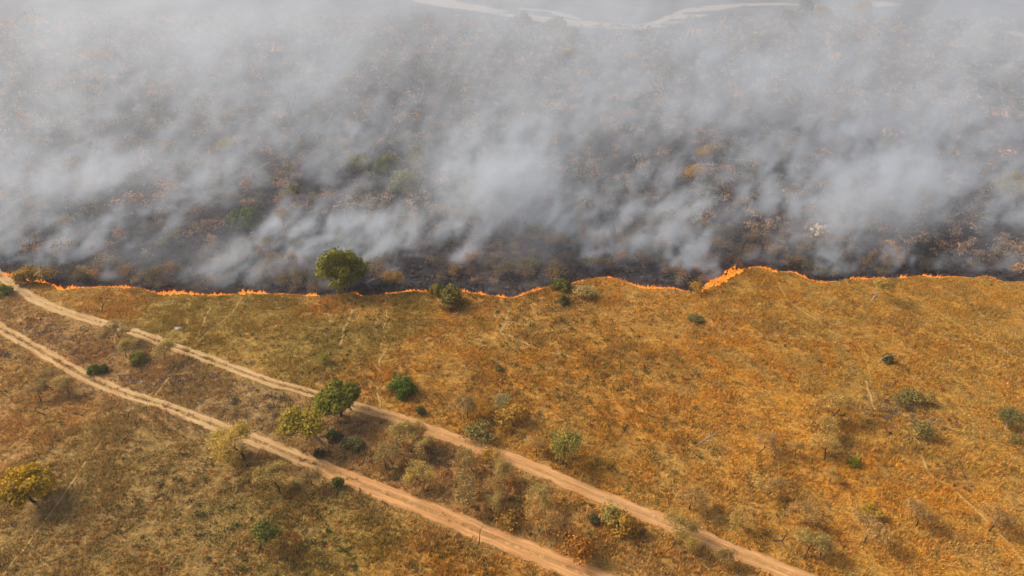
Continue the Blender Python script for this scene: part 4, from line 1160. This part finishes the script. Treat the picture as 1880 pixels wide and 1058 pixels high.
def smoke_nodes(lo_c, hi_c, res):
    ng = bpy.data.node_groups.new('smoke_field', 'GeometryNodeTree')
    ng.interface.new_socket('Geometry', in_out='INPUT', socket_type='NodeSocketGeometry')
    ng.interface.new_socket('Geometry', in_out='OUTPUT', socket_type='NodeSocketGeometry')
    g = NT(ng)
    out = g.n('NodeGroupOutput')
    pos = g.n('GeometryNodeInputPosition').outputs[0]
    sep = g.n('ShaderNodeSeparateXYZ'); g.link(pos, sep.inputs[0])
    x, y, z = sep.outputs
    # distance beyond the front
    fc = g.n('ShaderNodeFloatCurve')
    xs = np.linspace(SX0, SX1, 120)
    ys = np.interp(xs, FX, FY)
    lo, hi = ys.min() - 1, ys.max() + 1
    cu = fc.mapping.curves[0]
    cu.points[0].location = (0, (ys[0] - lo) / (hi - lo)); cu.points[1].location = (1, (ys[-1] - lo) / (hi - lo))
    for a, b in zip(xs[1:-1], ys[1:-1]):
        p = cu.points.new((a - SX0) / (SX1 - SX0), (b - lo) / (hi - lo)); p.handle_type = 'AUTO'
    fc.mapping.update()
    g.put(fc.inputs['Value'], g.m('DIVIDE', g.m('SUBTRACT', x, SX0), SX1 - SX0))
    F = g.m('MULTIPLY_ADD', fc.outputs[0], hi - lo, lo)
    # wind: the higher the smoke the further it has been carried to the right and away
    xw = g.m('SUBTRACT', x, g.m('MULTIPLY', z, 0.4)); yw = g.m('SUBTRACT', y, g.m('MULTIPLY', z, 0.3))
    d = g.m('SUBTRACT', y, F)
    comb = g.n('ShaderNodeCombineXYZ')
    # along-wind coordinate is stretched
    al = g.m('ADD', g.m('MULTIPLY', xw, 0.64), g.m('MULTIPLY', yw, 0.77))
    ac = g.m('SUBTRACT', g.m('MULTIPLY', xw, 0.77), g.m('MULTIPLY', yw, 0.64))
    g.put(comb.inputs[0], g.m('MULTIPLY', al, 0.85)); g.put(comb.inputs[1], ac); g.put(comb.inputs[2], g.m('MULTIPLY', z, 0.9))
    P = comb.outputs[0]
    wisp = g.noise(P, 0.18, 7, 0.62, 0.3)
    patch = g.noise(P, 0.05, 3, 0.5, 0.2)
    roll = g.noise(P, 0.034, 7, 0.66, 0.25)
    # height profile
    top = g.m('MINIMUM', g.m('MULTIPLY_ADD', g.m('MAXIMUM', d, 0.0), 0.28, 3.2), 34.0)
    zr = g.m('DIVIDE', z, top)
    prof = g.sstep(zr, 0.35, 1.15, 1.0, 0.0)
    start = g.sstep(d, 0.4, 4.5)
    near = g.m('MULTIPLY', g.m('MULTIPLY', g.sstep(wisp, 0.475, 0.61), g.sstep(patch, 0.42, 0.58)), g.m('POWER', 2.718, g.m('DIVIDE', d, -46.0)))
    near = g.m('MULTIPLY', near, 0.27)
    far = g.m('MULTIPLY', g.m('ADD', g.sstep(roll, 0.46, 0.65), 0.18), g.sstep(d, 8.0, 140.0))
    far = g.m('MULTIPLY', far, 0.0080)
    dens = g.m('MULTIPLY', g.m('MULTIPLY', g.m('ADD', near, far), prof), start)
    # rolls of smoke
    tot = None
    wob = g.noise(P, 0.05, 5, 0.6, 0.6, 'Color')
    wv = g.n('ShaderNodeVectorMath', operation='MULTIPLY_ADD')
    g.link(wob, wv.inputs[0]); wv.inputs[1].default_value = (22, 22, 9); 
    sv = g.n('ShaderNodeVectorMath', operation='ADD'); g.link(pos, sv.inputs[0]); sv.inputs[1].default_value = (-11, -11, -4.5)
    g.link(sv.outputs[0], wv.inputs[2])
    for (px, py, h, ra, rb, rc, q) in PUFFS:
        c = at(px, py, h)
        s = g.n('ShaderNodeVectorMath', operation='SUBTRACT'); g.link(wv.outputs[0], s.inputs[0]); s.inputs[1].default_value = c
        dv = g.n('ShaderNodeVectorMath', operation='DIVIDE'); g.link(s.outputs[0], dv.inputs[0]); dv.inputs[1].default_value = (ra, rb, rc)
        dp = g.n('ShaderNodeVectorMath', operation='DOT_PRODUCT'); g.link(dv.outputs[0], dp.inputs[0]); g.link(dv.outputs[0], dp.inputs[1])
        e = g.m('MULTIPLY', g.m('POWER', 2.718, g.m('MULTIPLY', dp.outputs['Value'], -1.0)), q * 0.85)
        tot = e if tot is None else g.m('ADD', tot, e)
    tot = g.m('MULTIPLY', tot, g.sstep(g.m('ADD', g.m('MULTIPLY', wisp, 0.5), g.m('MULTIPLY', roll, 0.6)), 0.40, 0.72))
    tot = g.m('MULTIPLY', tot, start)
    dens = g.m('ADD', dens, tot)
    # nothing at the walls of the field
    fade = g.m('MULTIPLY', g.sstep(z, 38.0, 46.0, 1.0, 0.0), g.m('MULTIPLY', g.sstep(x, SX0, SX0 + 20), g.sstep(x, SX1 - 20, SX1, 1.0, 0.0)))
    fade = g.m('MULTIPLY', fade, g.sstep(y, SY1 - 30, SY1, 1.0, 0.0))
    dens = g.m('MULTIPLY', dens, fade)
    dens = g.m('MULTIPLY', dens, g.m('GREATER_THAN', dens, 0.0006))
    vc = g.n('GeometryNodeVolumeCube')
    g.link(dens, vc.inputs['Density'])
    vc.inputs['Background'].default_value = 0.0
    vc.inputs['Min'].default_value = lo_c; vc.inputs['Max'].default_value = hi_c
    vc.inputs['Resolution X'].default_value, vc.inputs['Resolution Y'].default_value, vc.inputs['Resolution Z'].default_value = res
    sm = g.n('GeometryNodeSetMaterial')
    g.link(vc.outputs[0], sm.inputs['Geometry']); sm.inputs['Material'].default_value = MS
    g.link(sm.outputs[0], out.inputs[0])
    return ng
MS = smoke_material()
for lo_c, hi_c, res, label in (
        ((-175, 112, SZ0), (175, 166, 18), (700, 108, 38), 'thin grey wisps of smoke rising close behind the flames'),
        ((-215, 166, SZ0), (215, SEAM, 34), (478, 56, 40), 'rolling grey smoke between the near wisps and the far veil'),
        ((SX0, SEAM, SZ0), (SX1, SY1, 47), (430, 192, 28), 'thick pale smoke drifting over the far burnt land')):
    sv_ = bpy.data.volumes.new('smoke')
    sv_.materials.append(MS)
    o = link('smoke', sv_, label=label, category='smoke', kind='stuff')
    md = o.modifiers.new('smoke_field', 'NODES')
    md.node_group = smoke_nodes(lo_c, hi_c, res)

# ------------------------------------------------------------------ the hazy air
def haze():
    m = new_mat('haze'); g = NT(m.node_tree)
    v = g.n('ShaderNodeVolumePrincipled')
    v.inputs['Color'].default_value = (0.92, 0.945, 0.97, 1)
    v.inputs['Density'].default_value = 0.00022
    v.inputs['Anisotropy'].default_value = 0.2
    o = g.n('ShaderNodeOutputMaterial'); g.link(v.outputs[0], o.inputs['Volume'])
    X, Y0, Y1, Z0, Z1 = 1900, -700, 2300, -3, 80
    V = np.array([(a, b, c) for a in (-X, X) for b in (Y0, Y1) for c in (Z0, Z1)], float)
    F = np.array([(0, 1, 3, 2), (4, 6, 7, 5), (0, 4, 5, 1), (2, 3, 7, 6), (0, 2, 6, 4), (1, 5, 7, 3)])
    link('haze', mesh_np('haze', V, [F], m), label='thin pale haze hanging in the air over the whole land', category='haze', kind='stuff')
haze()
